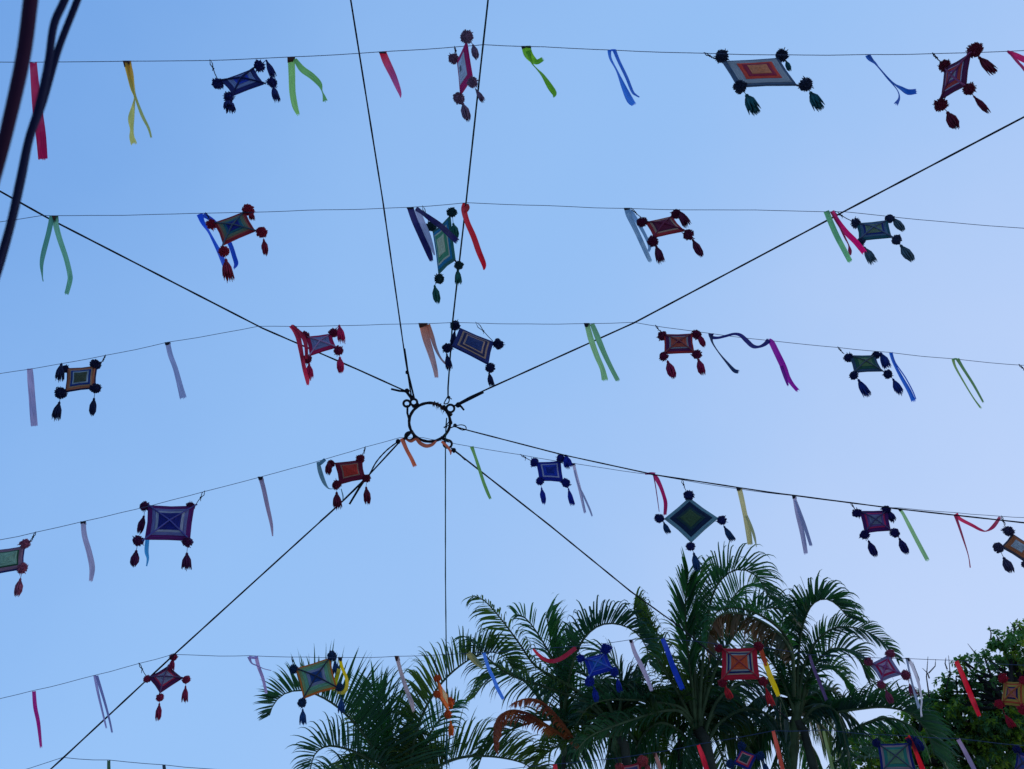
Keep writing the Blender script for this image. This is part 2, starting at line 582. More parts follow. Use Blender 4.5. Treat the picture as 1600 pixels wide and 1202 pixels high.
for a0 in (46, 52, 60, 68, 77):
    a = math.radians(a0)
    p = hoop_c + hx * math.cos(a) * 32 * px + hy * math.sin(a) * 30.5 * px
    rad = (hx * math.cos(a) + hy * math.sin(a)); tg = rad.cross(hn)
    mb.tube([p + (rad * math.cos(t) + hn * math.sin(t)) * 3.1 * px for t in [2 * math.pi * i / 10 for i in range(11)]], px * 0.9, 5)
build("frayed_binding", mb, M_RUST, hoop)

# ------------------------------------------------------------------ near cables, upper left
def cable(label, pts, d, wpx, mat):
    q = [P(x, y, dd) for x, y, dd in catmull([(x, y, d + k) for x, y, k in pts], 8)]
    rs = catmull([(w,) for w in wpx], 8)
    mb = MB(); mb.tube(q, [r[0] * 0.5 * d / F for r in rs], 14)
    o = build("overhead_cable", mb, mat, None, origin=q[0])
    o["label"] = label; o["category"] = "cable"; o["group"] = "blurred cables close overhead"


cable("thick blurred maroon cable close overhead, leftmost of the three in the top left corner",
      [(62, -120, 0), (48, 0, 0), (36, 90, 0), (14, 190, 0), (-6, 270, 0), (-30, 350, 0)], 1.5, [21, 21, 20.5, 19, 17, 17], M_CABLE_R)
cable("blurred navy cable close overhead, middle one, crossing the right one over the crimson ribbon",
      [(135, -80, 0), (101, 0, 0), (84, 40, 0), (75, 100, 0), (60, 168, 0), (44, 220, 0.02), (30, 285, 0.03), (14, 355, 0.03), (-12, 440, 0.03)], 1.7,
      [11.5, 11.5, 11.5, 11, 11, 11, 11, 10, 9], M_CABLE_B)
cable("blurred navy cable close overhead, rightmost of the three in the top left corner",
      [(150, -80, 0.05), (121, 0, 0.05), (92, 75, 0.05), (67, 160, 0.05), (47, 215, 0.05), (34, 280, 0.05), (18, 350, 0.05), (-4, 430, 0.05), (-24, 480, .05)], 1.7,
      [10.5, 10.5, 10.5, 11, 11, 11, 11, 10, 9], M_CABLE_B)

# ------------------------------------------------------------------ yarn ornaments
def pompom_mesh(seed):
    rnd = random.Random(seed)
    mb = MB()
    # lumpy core
    N, K = 7, 12
    base = len(mb.v)
    for i in range(N + 1):
        th = math.pi * i / N
        for k in range(K):
            ph = 2 * math.pi * k / K
            d = Vector((math.sin(th) * math.cos(ph), math.sin(th) * math.sin(ph), math.cos(th)))
            mb.v.append(d * (0.80 + 0.20 * noise.noise(d * 1.7 + Vector((seed * 3.1, 0, 0)))))
    for i in range(N):
        for k in range(K):
            mb.face((base + i * K + k, base + i * K + (k + 1) % K, base + (i + 1) * K + (k + 1) % K, base + (i + 1) * K + k))
    for _ in range(360):
        d = Vector((rnd.gauss(0, 1), rnd.gauss(0, 1), rnd.gauss(0, 1))).normalized()
        rr = (0.98 + 0.26 * noise.noise(d * 2.1 + Vector((seed * 3.1, 0, 0))) + rnd.uniform(-.05, .07))
        if rnd.random() < 0.03:
            rr += rnd.uniform(.12, .35)
        side = d.orthogonal().normalized() * rnd.uniform(-.2, .2)
        w = rnd.uniform(.055, .085)
        mb.tube([d * 0.5, d * rr * 0.85 + side * .4, d * rr + side], [w * .8, w, w * .7], 4)
    return mb.mesh("pompom_mesh", Vector((0, 0, 0)), smooth=False)


def tassel_mesh(seed, flare):
    rnd = random.Random(seed)
    mb = MB()
    mb.tube([Vector((0, 0, z)) for z in (0.02, -.04, -.10, -.15)], [.10, .30, .33, .24], 8)
    mb.tube([Vector((0, 0, -.15 - .012 * i)) for i in range(3)], [.31, .33, .31], 8)
    bend = Vector((rnd.uniform(-.12, .12), rnd.uniform(-.12, .12), 0))
    for i in range(64):
        a = 2 * math.pi * i / 28 + rnd.uniform(-.12, .12)
        ring = 1.0 if i < 28 else (0.66 if i < 50 else 0.3)
        L = rnd.uniform(.80, 1.02) if rnd.random() < .8 else rnd.uniform(.66, .82)
        wob = rnd.uniform(.86, 1.12)
        da = rnd.uniform(-.25, .25)
        prof = [(-.16, .20), (-.32, .50), (-.52, .78 * wob), (-.74 * L, (.86 if flare else .8) * wob), (-L, (1.0 if flare else .52) * wob)]
        pts = []
        for j, (z, r) in enumerate(prof):
            aa = a + da * j / 4
            zz = -z
            pts.append(Vector((math.cos(aa) * r * ring, math.sin(aa) * r * ring, z)) + bend * zz * zz)
        mb.tube(pts, [.07, .11, .14, .12, .04], 4, spin=rnd.random())
    return mb.mesh("tassel_mesh", Vector((0, 0, 0)), smooth=False)


POMS = [pompom_mesh(i + 1) for i in range(6)]
TASS = [tassel_mesh(i + 21, i % 2 == 0) for i in range(6)]
POM_BY, TAS_BY = {}, {}


def mesh_with(src, cache, i, mat):
    """alike pieces of one colour share one mesh"""
    k = (i, mat.name)
    if k not in cache:
        m = src[i].copy(); m.materials.clear(); m.materials.append(mat); cache[k] = m
    return cache[k]


orn_i = 0


def ornament(label, row, corners, bands, pcol, poms, tassels, hang, cross=True, tcol=None, depth=None, stick=(70, 60, 70), flipz=False):
    """corners: TL TR BR BL pixels of the yarn square; bands: (share of the half width, colour) from the rim inwards;
    poms: (corner index, x, y, r); tassels: (corner index, x0, y0, x1, y1, w); hang: (x on line, corner, x, y)"""
    global orn_i
    orn_i += 1
    rnd = random.Random(orn_i * 7 + 3)
    cx = sum(c[0] for c in corners) / 4.0; cy = sum(c[1] for c in corners) / 4.0
    D = depth or (sdep(row, hang[0] if hang else cx) - 0.06)
    C = P(cx, cy, D)
    Rr = (C - CAM).length
    wv = (C - CAM) / Rr                       # line of sight to this piece
    e1 = (RIGHT - wv * RIGHT.dot(wv)).normalized()
    e2 = e1.cross(wv).normalized()
    if e2.dot(UP) < 0:
        e2.negate()
    q = []
    for c_ in corners:
        dr_ = P(c_[0], c_[1], D) - CAM
        q.append(CAM + dr_ * (Rr / dr_.dot(wv)))
    off = [Vector(((v - C).dot(e1), (v - C).dot(e2))) for v in q]
    p1 = (off[0] - off[2]) / 2
    p2 = (off[1] - off[3]) / 2
    c = p1.dot(p2); b = p2.length_squared - p1.length_squared
    z1 = math.sqrt(max((b + math.sqrt(b * b + 4 * c * c)) / 2, 0))
    z2 = -c / z1 if z1 > 1e-5 else math.sqrt(max(-b, 0))
    # of the two poses that look alike take the one whose upper edge leans away
    lean = z1 * p1.y + z2 * p2.y
    if (lean < 0) != flipz:
        z1, z2 = -z1, -z2
    zz4 = (z1, z2, -z1, -z2)
    cd = [CAM + (q[k] - CAM) * (1 + zz4[k] / Rr) - C for k in range(4)]
    nrm = (cd[0] - cd[2]).cross(cd[1] - cd[3]).normalized()
    if nrm.dot(CAM - C) < 0:
        nrm.negate()
    half = sum(v.length for v in cd) / 4 / math.sqrt(2)
    root = thing("yarn_ornament", label, "yarn ornament", C, "woven yarn ornaments with pompoms and tassels hung on the lines")

    bow = [rnd.uniform(.935, .985) for _ in range(4)]

    def ringpts(r, h):
        out = []
        for k in range(4):
            a0, a1 = cd[k] * r, cd[(k + 1) % 4] * r
            out.append(a0 + nrm * h)
            out.append((a0 + a1) / 2 * bow[k] + nrm * h * 0.96)
        return out
    tot = sum(bd[0] for bd in bands)
    r = 1.0
    h0 = 0.006
    H = 0.018 + 0.02 * half
    for bi, (sh, colr) in enumerate(bands):
        r1 = 0.0 if bi == len(bands) - 1 else r - sh / tot
        ha = h0 + (1 - r) * H + (0.0016 * bi)
        hb = h0 + (1 - r1) * H + (0.0016 * bi)
        mb = MB()
        nsub = max(1, int(round((r - r1) * 12)))
        rings = []
        for s in range(nsub + 1):
            t = s / nsub
            rr = r + (r1 - r) * t
            ridge = 0.0012 * (0 if s in (0, nsub) else (1 if s % 2 else -0.3))
            rings.append((max(rr, 0.002), ha + (hb - ha) * t + ridge))
        for sgn in (1, -1):
            idx = []
            for rr, hh in rings:
                i0 = len(mb.v)
                mb.v += [C + q for q in ringpts(rr, hh * sgn)]
                idx.append(i0)
            for s in range(nsub):
                for k in range(8):
                    k2 = (k + 1) % 8
                    v0, v1 = (1 - rings[s][0]) * half, (1 - rings[s + 1][0]) * half
                    u0, u1 = k * half, (k + 1) * half
                    q = [idx[s] + k, idx[s] + k2, idx[s + 1] + k2, idx[s + 1] + k]
                    uvq = [(u0, v0), (u1, v0), (u1, v1), (u0, v1)]
                    if sgn < 0:
                        q.reverse(); uvq.reverse()
                    mb.face(q, uvq)
            if sgn == 1:
                f0 = idx[0]
            else:
                for k in range(8):
                    k2 = (k + 1) % 8
                    mb.face((f0 + k, idx[0] + k, idx[0] + k2, f0 + k2))
        build("yarn_band", mb, yarn(colr, True), root, smooth=False)
        r = r1
    hc = h0 + H + 0.0016 * len(bands)
    # the crossed sticks: their ends show at the corners, and on the back face their wrapped length does too
    for k in range(2):
        v = cd[k]
        mb = MB()
        ext = 1.10
        if cross:
            w2 = cd[k + 2]
            mb.tube([C + v * ext, C + v * 0.98 + nrm * (h0 + .003), C + nrm * (hc + 0.003), C + w2 * 0.98 + nrm * (h0 + .003), C + w2 * ext], 0.0055, 6)
        else:
            mb.tube([C + v * ext, C, C + cd[k + 2] * ext], 0.006, 6)
        build("stick", mb, yarn(stick, False), root)
    pm = yarn(tuple(int(v * 1.0) for v in pcol))
    tm = yarn(tcol or tuple(int(v * .95) for v in pcol))
    for ci, x, y, rp in poms:
        zc = D - (cd[ci].dot(BACK))
        o = bpy.data.objects.new("pompom", mesh_with(POMS, POM_BY, rnd.randrange(6), pm))
        COL.objects.link(o); o.parent = root
        o.location = P(x, y, zc) - C
        s = rp * zc / F * 0.97
        o.scale = (s * rnd.uniform(.92, 1.08), s * rnd.uniform(.92, 1.08), s * rnd.uniform(.92, 1.08))
        o.rotation_euler = (rnd.uniform(0, 6), rnd.uniform(0, 6), rnd.uniform(0, 6))
    for ci, x0, y0, x1, y1, w in tassels:
        zc = D - (cd[ci].dot(BACK))
        lpx = math.hypot(x1 - x0, y1 - y0)
        a = P(x0, y0, zc)
        bq = P(x1, y1, zc - max(y1 - y0, 0) * zc / F * 0.75)
        d = (bq - a)
        o = bpy.data.objects.new("tassel", mesh_with(TASS, TAS_BY, rnd.randrange(6), tm))
        COL.objects.link(o); o.parent = root
        o.location = a - C
        wr = w * 0.5 * zc / F * 0.92
        o.rotation_mode = 'QUATERNION'
        o.rotation_quaternion = (-d).normalized().to_track_quat('Z', 'Y')
        o.scale = (wr, wr, d.length)
        pmx = [q for q in poms if q[0] == ci]
        if pmx:
            mb = MB()
            e0 = P(pmx[0][1], pmx[0][2], zc)
            mb.tube([e0, (e0 + a) / 2 + RIGHT * 0.001, a], 0.0022, 4)
            build("tassel_cord", mb, tm, root)
    if hang:
        hxp, ci, ex, ey = hang
        zc = D - (cd[ci].dot(BACK))
        s0 = P(hxp, sy(row, hxp), sdep(row, hxp)) if row else P(hxp, hang[4], D + .05)
        e0 = P(ex, ey, zc)
        mb = MB()
        v = e0 - s0
        sd = v.cross(BACK).normalized()
        knot = s0 + v * 0.45
        # loop over the line, knot, then the single cord and two short ends
        lw = v.length * 0.055
        mb.tube([knot, s0 + v * 0.2 + sd * lw, s0 + UP * 0.006, s0 + v * 0.2 - sd * lw, knot], 0.0032, 5)
        mb.tube([knot, knot + v * .3 + sd * .002, e0], 0.003, 5)
        for k in range(3):
            mb.tube([knot + sd * .004 * math.cos(k * 2), knot - BACK * .004 + v * .03, knot - sd * .004 * math.cos(k * 2)], 0.0055, 5)
        mb.tube([knot, knot + DOWN * 0.02 - sd * .006, knot + DOWN * 0.035 + RIGHT * rnd.uniform(-.01, .01)], [.003, .003, .002], 4)
        build("hanging_cord", mb, M_CORD, root)
    return root


NAVY = (20, 26, 92); DNAVY = (14, 18, 58); BLUEY = (28, 56, 168); PALE = (178, 176, 196); MAROON = (104, 16, 46)
RED = (184, 26, 48); CRIM = (196, 20, 78); TEAL = (26, 84, 92); DTEAL = (18, 52, 70); GREYB = (92, 104, 136)
MAUVE = (128, 92, 112); ORANGE = (214, 84, 40); PURP = (92, 24, 92); TAN = (176, 138, 108); OLIVE = (92, 98, 60)

# --- top line
ornament("navy and pale grey yarn ornament tilted up to the right, topmost line at left", 1,
         [(346, 127), (397, 108), (412, 131), (364, 149)], [(.30, NAVY), (.28, (120, 130, 168)), (.15, BLUEY), (.27, (30, 44, 120))], NAVY,
         [(0, 340, 131, 9), (1, 405, 103, 9), (3, 357, 152, 8.5), (2, 425, 129, 8)],
         [(3, 357, 157, 358, 173, 19), (1, 416, 94, 428, 122, 11), (2, 427, 134, 432, 158, 12)], (328, 0, 339, 122), stick=(16, 22, 70))
ornament("narrow magenta and white yarn ornament with mauve pompoms, beside the twisted rope at the top", 1,
         [(715, 95), (729, 66), (738, 122), (720, 148)], [(.36, (204, 14, 96)), (.50, (204, 204, 216)), (.14, (120, 120, 130))], MAUVE,
         [(1, 729, 58, 10), (0, 709, 92, 8), (3, 717, 154, 9), (2, 738, 129, 8.5)],
         [(1, 739, 70, 744, 92, 13), (3, 723, 161, 731, 189, 15), (2, 743, 139, 755, 159, 9)], (710, 0, 714, 86), cross=False)
ornament("large grey bordered yarn ornament with orange centre and dark green pompoms, topmost line", 1,
         [(1129, 97), (1216, 92), (1244, 133), (1153, 136)],
         [(.12, (74, 88, 106)), (.26, (158, 154, 152)), (.14, (226, 62, 34)), (.14, (160, 24, 50)), (.34, (218, 120, 70))], (34, 40, 62),
         [(0, 1128, 88, 10), (1, 1222, 87, 10), (2, 1259, 132, 10), (3, 1156, 136, 11)],
         [(1, 1228, 95, 1234, 111, 9), (2, 1266, 144, 1280, 169, 19), (3, 1166, 148, 1179, 175, 21)], (1100, 0, 1120, 92), cross=False, tcol=(22, 84, 84))
ornament("dark red yarn ornament standing on its lower corner, right end of the topmost line", 1,
         [(1477, 106), (1516, 84), (1509, 134), (1471, 155)],
         [(.30, (98, 18, 60)), (.07, (176, 160, 178)), (.23, (196, 60, 48)), (.12, (120, 50, 110)), (.28, (170, 150, 160))], (112, 16, 38),
         [(0, 1476, 103, 9), (1, 1523, 78, 11.5), (2, 1514, 139, 9.5), (3, 1470, 164, 10.5)],
         [(1, 1529, 89, 1553, 114, 15), (2, 1521, 150, 1545, 177, 10), (3, 1480, 175, 1494, 201, 18)], (1457, 0, 1470, 97), stick=(140, 60, 90))
# --- second line
ornament("brick red and dark blue yarn ornament over a blue ribbon, second line at left", 2,
         [(334, 349), (383, 331), (399, 361), (349, 383)],
         [(.16, (150, 30, 38)), (.10, (160, 86, 66)), (.20, (104, 112, 84)), (.16, (30, 92, 104)), (.38, (24, 32, 116))], (150, 20, 44),
         [(0, 331, 351, 8.5), (1, 388, 328, 9), (2, 409, 363, 9), (3, 350, 393, 9)],
         [(1, 391, 331, 394, 343, 10), (2, 412, 374, 415, 399, 12), (3, 353, 405, 357, 438, 17)], (321, 0, 331, 346), stick=(70, 80, 92))
ornament("narrow pale green and teal yarn ornament, second line, crossed by a navy ribbon", 2,
         [(677, 362), (703, 338), (711, 407), (686, 428)],
         [(.13, (44, 112, 100)), (.16, (16, 128, 166)), (.08, (214, 212, 180)), (.22, (84, 160, 110)), (.41, (222, 218, 172))], (16, 54, 56),
         [(0, 674, 354, 8.5), (1, 706, 332, 8.5), (2, 717, 415, 7.5), (3, 686, 436, 8.5)],
         [(1, 708, 349, 713, 372, 13), (2, 715, 421, 716, 444, 12), (3, 679, 446, 684, 474, 13)], (660, 0, 671, 348), cross=False, tcol=(28, 92, 76))
ornament("dark red yarn ornament with tan square, second line right of the middle", 2,
         [(1009, 348), (1050, 339), (1069, 361), (1022, 371)],
         [(.20, (172, 36, 40)), (.14, (184, 132, 104)), (.10, (90, 20, 50)), (.56, (110, 16, 44))], (98, 14, 50),
         [(0, 1003, 347, 8.5), (1, 1056, 335, 8), (2, 1076, 367, 9), (3, 1020, 377, 8.5)],
         [(1, 1060, 329, 1074, 353, 15), (2, 1082, 374, 1096, 401, 13), (3, 1025, 384, 1033, 410, 14)], (986, 0, 1001, 339), stick=(110, 30, 56))
ornament("teal grey yarn ornament with grey tassels, second line just right of the thick rope", 2,
         [(1338, 350), (1387, 345), (1393, 371), (1342, 376)],
         [(.18, (30, 88, 92)), (.18, (82, 104, 122)), (.12, (24, 36, 110)), (.52, (112, 126, 94))], (48, 56, 84),
         [(0, 1337, 349, 8), (1, 1390, 342, 7.5), (2, 1401, 375, 8), (3, 1345, 378, 7)],
         [(1, 1395, 340, 1411, 361, 13), (2, 1407, 383, 1425, 408, 16), (3, 1350, 386, 1365, 411, 14)], (1303, 0, 1330, 345), tcol=(78, 98, 104), stick=(86, 92, 112))
# --- third line
ornament("brown bordered yarn ornament with olive centre and navy pompoms, left end of the third line", 3,
         [(105, 576), (152, 572), (149, 607), (102, 613)],
         [(.07, DNAVY), (.17, (176, 98, 64)), (.09, (170, 130, 96)), (.14, (24, 56, 120)), (.10, (150, 160, 168)), (.43, (74, 78, 56))], (12, 20, 58),
         [(0, 102, 577, 6), (1, 149, 570, 8.5), (2, 149, 607, 8.5), (3, 95, 614, 9)],
         [(0, 96, 568, 92, 595, 13), (2, 147, 622, 144, 650, 12), (3, 93, 628, 86, 656, 13)], (165, 1, 158, 568), cross=False)
ornament("crimson yarn ornament with grey centre beside a crimson ribbon, third line left of the hoop", 3,
         [(478, 527), (518, 522), (525, 543), (484, 556)],
         [(.30, (188, 20, 72)), (.70, (130, 126, 158))], (128, 16, 58),
         [(0, 477, 525, 7.5), (1, 521, 520, 7.5), (2, 529, 548, 7.5), (3, 480, 561, 7.5)],
         [(1, 530, 508, 534, 535, 13), (2, 531, 558, 532, 583, 14), (3, 483, 568, 483, 593, 13)], (459, 0, 474, 522), tcol=(198, 20, 74), stick=(170, 120, 150))
ornament("navy yarn ornament with thin tan squares, third line just above the hoop", 3,
         [(718, 513), (771, 535), (763, 570), (706, 541)],
         [(.22, (18, 32, 92)), (.10, (160, 124, 100)), (.14, (20, 24, 72)), (.09, (168, 130, 110)), (.45, (22, 46, 96))], (12, 16, 62),
         [(0, 711, 509, 8.5), (1, 778, 538, 8.5), (2, 766, 575, 8.5), (3, 699, 544, 8.5)],
         [(0, 711, 516, 706, 541, 9), (2, 764, 582, 768, 604, 10), (3, 698, 553, 702, 578, 11)], (743, 1, 770, 533), cross=False)
ornament("red yarn ornament with orange and grey squares, third line between light green and navy ribbons", 3,
         [(1037, 523), (1082, 522), (1085, 551), (1038, 553)],
         [(.12, (178, 40, 40)), (.22, (98, 18, 66)), (.12, (140, 132, 132)), (.34, (190, 76, 50)), (.20, (120, 24, 60))], (112, 14, 54),
         [(0, 1035, 525, 7.5), (1, 1088, 523, 7.5), (2, 1089, 554, 7.5), (3, 1037, 557, 7)],
         [(1, 1091, 522, 1100, 542, 11), (2, 1091, 561, 1098, 586, 14), (3, 1043, 564, 1052, 591, 15)], (1024, 0, 1032, 518), tcol=(150, 16, 62), stick=(136, 66, 64))
ornament("dark green yarn ornament with navy tassels, third line toward the right", 3,
         [(1327, 556), (1367, 556), (1378, 580), (1335, 582)],
         [(.22, (54, 74, 92)), (.26, (40, 84, 60)), (.52, (100, 124, 74))], (14, 26, 74),
         [(0, 1326, 559, 7.5), (1, 1369, 555, 6.5), (2, 1387, 585, 7), (3, 1334, 587, 7)],
         [(1, 1376, 551, 1387, 575, 13), (2, 1395, 592, 1408, 616, 12), (3, 1341, 593, 1355, 619, 14)], (1309, 0, 1319, 553), tcol=(20, 44, 112), stick=(72, 78, 80))
# --- fourth line
ornament("dusty mauve yarn ornament with pale green centre, cut by the left edge", 4,
         [(-11, 861), (39, 854), (37, 889), (-14, 898)],
         [(.06, (28, 30, 96)), (.26, (140, 98, 110)), (.10, (34, 74, 46)), (.58, (134, 162, 130))], (152, 76, 96),
         [(1, 39, 850, 8), (2, 35, 888, 8), (0, -14, 860, 7), (3, -19, 901, 8)],
         [(2, 32, 904, 26, 932, 13)], (56, 1, 46, 848), cross=False)
ornament("large purple yarn ornament with dark blue centre, fourth line at left", 4,
         [(231, 790), (304, 791), (297, 845), (226, 843)],
         [(.22, (92, 22, 88)), (.16, (100, 98, 140)), (.12, (150, 146, 158)), (.50, (24, 28, 104))], (78, 14, 62),
         [(0, 226, 791, 7.5), (1, 298, 791, 7), (2, 293, 847, 8), (3, 216, 845, 8.5)],
         [(0, 225, 806, 217, 834, 13), (3, 213, 860, 209, 886, 15), (2, 292, 864, 291, 890, 15)], (320, 1, 306, 789), stick=(76, 72, 134))
ornament("dark red yarn ornament with glowing red orange centre, fourth line just left of the hoop", 4,
         [(523, 724), (566, 719), (571, 748), (530, 757)],
         [(.36, (116, 14, 38)), (.10, (160, 108, 84)), (.54, (196, 48, 30))], (110, 12, 38),
         [(0, 517, 725, 6), (1, 563, 717, 7), (2, 573, 748, 6.5), (3, 526, 758, 7.5)],
         [(0, 514, 720, 513, 742, 12), (2, 572, 761, 575, 788, 13), (3, 526, 769, 527, 795, 14)], (571, 1, 567, 711), cross=False)
ornament("royal blue yarn ornament with a pale square line, fourth line right of the hoop", 4,
         [(838, 723), (876, 721), (880, 753), (843, 751)],
         [(.30, (20, 34, 132)), (.12, (168, 160, 184)), (.26, (26, 52, 156)), (.32, (18, 40, 120))], (18, 26, 116),
         [(0, 835, 723, 7), (1, 876, 717, 7), (2, 884, 755, 7.5), (3, 844, 752, 7)],
         [(1, 884, 711, 888, 731, 14), (2, 888, 763, 894, 790, 9), (3, 846, 762, 850, 788, 10)], (813, 0, 830, 720), cross=False, tcol=(24, 40, 148))
ornament("diamond shaped grey green yarn ornament with dark centre, above the tallest palm frond", 4,
         [(1077, 778), (1122, 810), (1080, 848), (1038, 811)],
         [(.20, (116, 146, 146)), (.26, (20, 36, 60)), (.14, (34, 60, 56)), (.40, (66, 84, 48))], (20, 30, 86),
         [(0, 1076, 774, 8), (1, 1128, 813, 7.5), (2, 1079, 854, 7.5), (3, 1030, 810, 7.5)],
         [(3, 1037, 816, 1044, 834, 10), (1, 1131, 822, 1145, 846, 11), (2, 1084, 864, 1090, 893, 14)], (1065, 0, 1072, 767), cross=False, tcol=(28, 62, 96))
ornament("purple yarn ornament with pink and grey squares, fourth line between lilac and light green ribbons", 4,
         [(1343, 799), (1387, 798), (1392, 829), (1351, 833)],
         [(.28, (84, 22, 82)), (.12, (196, 40, 84)), (.16, (110, 70, 120)), (.44, (120, 112, 126))], (34, 20, 84),
         [(0, 1339, 802, 7.5), (1, 1385, 796, 6.5), (2, 1398, 833, 7.5), (3, 1351, 836, 7)],
         [(1, 1389, 798, 1396, 815, 12), (2, 1405, 841, 1417, 866, 13), (3, 1357, 845, 1368, 870, 13)], (1329, 0, 1337, 797), stick=(78, 60, 92))
ornament("brown and orange yarn ornament with grey centre, cut by the right edge", 4,
         [(1581, 834), (1616, 856), (1600, 877), (1564, 855)],
         [(.16, (74, 66, 72)), (.36, (176, 96, 54)), (.48, (176, 172, 168))], (72, 60, 84),
         [(0, 1576, 830, 8.5), (3, 1560, 856, 8), (2, 1603, 882, 7), (1, 1621, 856, 8)],
         [(3, 1568, 871, 1580, 895, 16)], (1565, 0, 1571, 824), cross=False)
# --- fifth line
ornament("small maroon diamond shaped yarn ornament on the corner rope, fifth line at left", 5,
         [(263, 1041), (285, 1060), (250, 1083), (232, 1059)],
         [(.32, (88, 18, 62)), (.12, (186, 40, 70)), (.56, (138, 128, 144))], (150, 30, 64),
         [(0, 271, 1027, 6), (1, 291, 1062, 6), (2, 250, 1090, 6), (3, 230, 1061, 5.5)],
         [(0, 270, 1029, 267, 1048, 10), (1, 290, 1072, 288, 1098, 10), (2, 249, 1099, 247, 1126, 10)], (217, 3, 228, 1056), stick=(92, 60, 90))
ornament("large orange edged yarn ornament with blue centre, in front of the left palm crown", 5,
         [(462, 1045), (516, 1028), (527, 1075), (474, 1092)],
         [(.10, (216, 106, 34)), (.16, (132, 142, 84)), (.22, (110, 152, 112)), (.18, (128, 126, 142)), (.34, (34, 62, 112))], (20, 50, 82),
         [(0, 459, 1046, 7.5), (1, 519, 1025, 7.5), (2, 531, 1074, 6.5), (3, 472, 1098, 7)],
         [(1, 524, 1034, 525, 1053, 11), (2, 533, 1090, 533, 1115, 11), (3, 473, 1108, 473, 1133, 11)], (456, 0, 459, 1043), stick=(40, 44, 58), tcol=(28, 66, 112))
ornament("narrow orange yarn ornament seen edge on, between the left and middle palm crowns", 5,
         [(687, 1091), (684, 1065), (698, 1086), (701, 1113)],
         [(.45, (226, 104, 30)), (.55, (214, 176, 120))], (206, 80, 24),
         [(1, 683, 1060, 6), (0, 683, 1085, 6), (2, 703, 1097, 7), (3, 700, 1116, 6)],
         [(2, 702, 1090, 706, 1108, 8), (3, 704, 1127, 705, 1151, 9)], (678, 1, 683, 1055), cross=False, tcol=(226, 96, 20), depth=6.4)
ornament("deep blue yarn ornament hanging in the dark of the middle palm crown", 5,
         [(912, 1030), (947, 1020), (958, 1047), (921, 1058)],
         [(.26, (18, 40, 142)), (.08, (84, 84, 168)), (.28, (24, 62, 150)), (.38, (40, 96, 150))], (16, 40, 136),
         [(0, 907, 1029, 6.5), (1, 947, 1014, 8.5), (2, 960, 1050, 7), (3, 921, 1065, 7.5)],
         [(2, 965, 1060, 968, 1081, 10), (3, 928, 1074, 932, 1097, 11)], (902, 0, 906, 1024), stick=(70, 90, 160))
ornament("large bright red square yarn ornament with navy and orange centre, before the tall palm", 5,
         [(1128, 1014), (1182, 1013), (1187, 1061), (1127, 1063)],
         [(.26, (196, 22, 36)), (.08, (176, 140, 110)), (.10, (24, 26, 74)), (.10, (150, 142, 128)), (.46, (214, 78, 34))], (140, 18, 36),
         [(0, 1123, 1013, 6.5), (1, 1185, 1010, 7.5), (2, 1192, 1065, 7.5), (3, 1129, 1067, 7)],
         [(3, 1133, 1072, 1141, 1092, 11), (2, 1197, 1076, 1206, 1104, 11)], (1116, 0, 1122, 1010), stick=(150, 50, 44), tcol=(200, 34, 34))
ornament("pale pink and crimson yarn ornament in front of the right palm, fifth line", 5,
         [(1360, 1038), (1389, 1023), (1409, 1054), (1377, 1065)],
         [(.28, (150, 128, 152)), (.20, (186, 28, 70)), (.26, (196, 140, 156)), (.26, (176, 60, 100))], (150, 56, 76),
         [(0, 1357, 1034, 6.5), (1, 1391, 1022, 7), (2, 1415, 1055, 7.5), (3, 1377, 1070, 6.5)],
         [(2, 1421, 1069, 1429, 1088, 12), (3, 1384, 1079, 1394, 1099, 12)], (1350, 0, 1356, 1031), stick=(140, 70, 106))
ornament("yellow and orange yarn ornament with red pompoms, in front of the broadleaf tree at right", 5,
         [(1569, 1065), (1601, 1066), (1602, 1105), (1565, 1101)],
         [(.16, (186, 134, 46)), (.14, (196, 76, 36)), (.18, (190, 140, 52)), (.14, (34, 24, 64)), (.38, (200, 100, 82))], (178, 20, 40),
         [(0, 1567, 1060, 7), (1, 1600, 1064, 7), (2, 1600, 1109, 9), (3, 1562, 1100, 7)],
         [(3, 1571, 1118, 1583, 1137, 12)], (1553, 0, 1564, 1056), stick=(176, 90, 40), depth=6.2)
# --- lowest line
ornament("navy framed yarn ornament with green centre, at the bottom right in front of the foliage", 6,
         [(1371, 1163), (1422, 1161), (1432, 1207), (1377, 1208)],
         [(.16, (22, 30, 92)), (.14, (156, 116, 112)), (.20, (46, 112, 92)), (.50, (104, 128, 84))], (20, 26, 84),
         [(0, 1369, 1161, 6.5), (1, 1425, 1158, 7.5), (2, 1437, 1212, 7), (3, 1377, 1214, 7)],
         [(1, 1430, 1152, 1440, 1174, 16)], (1352, 0, 1366, 1157), stick=(70, 70, 74))
ornament("navy and red diamond shaped yarn ornament at the bottom edge, before the palm trunk", 6,
         [(1158, 1171), (1183, 1181), (1171, 1205), (1146, 1193)],
         [(.24, (28, 32, 104)), (.16, (206, 40, 52)), (.12, (206, 130, 120)), (.48, (34, 66, 58))], (20, 52, 92),
         [(0, 1159, 1166, 6.5), (1, 1188, 1182, 7), (2, 1173, 1211, 6.5), (3, 1141, 1194, 6.5)],
         [(1, 1193, 1190, 1200, 1212, 10)], (1150, 0, 1157, 1160), cross=False)
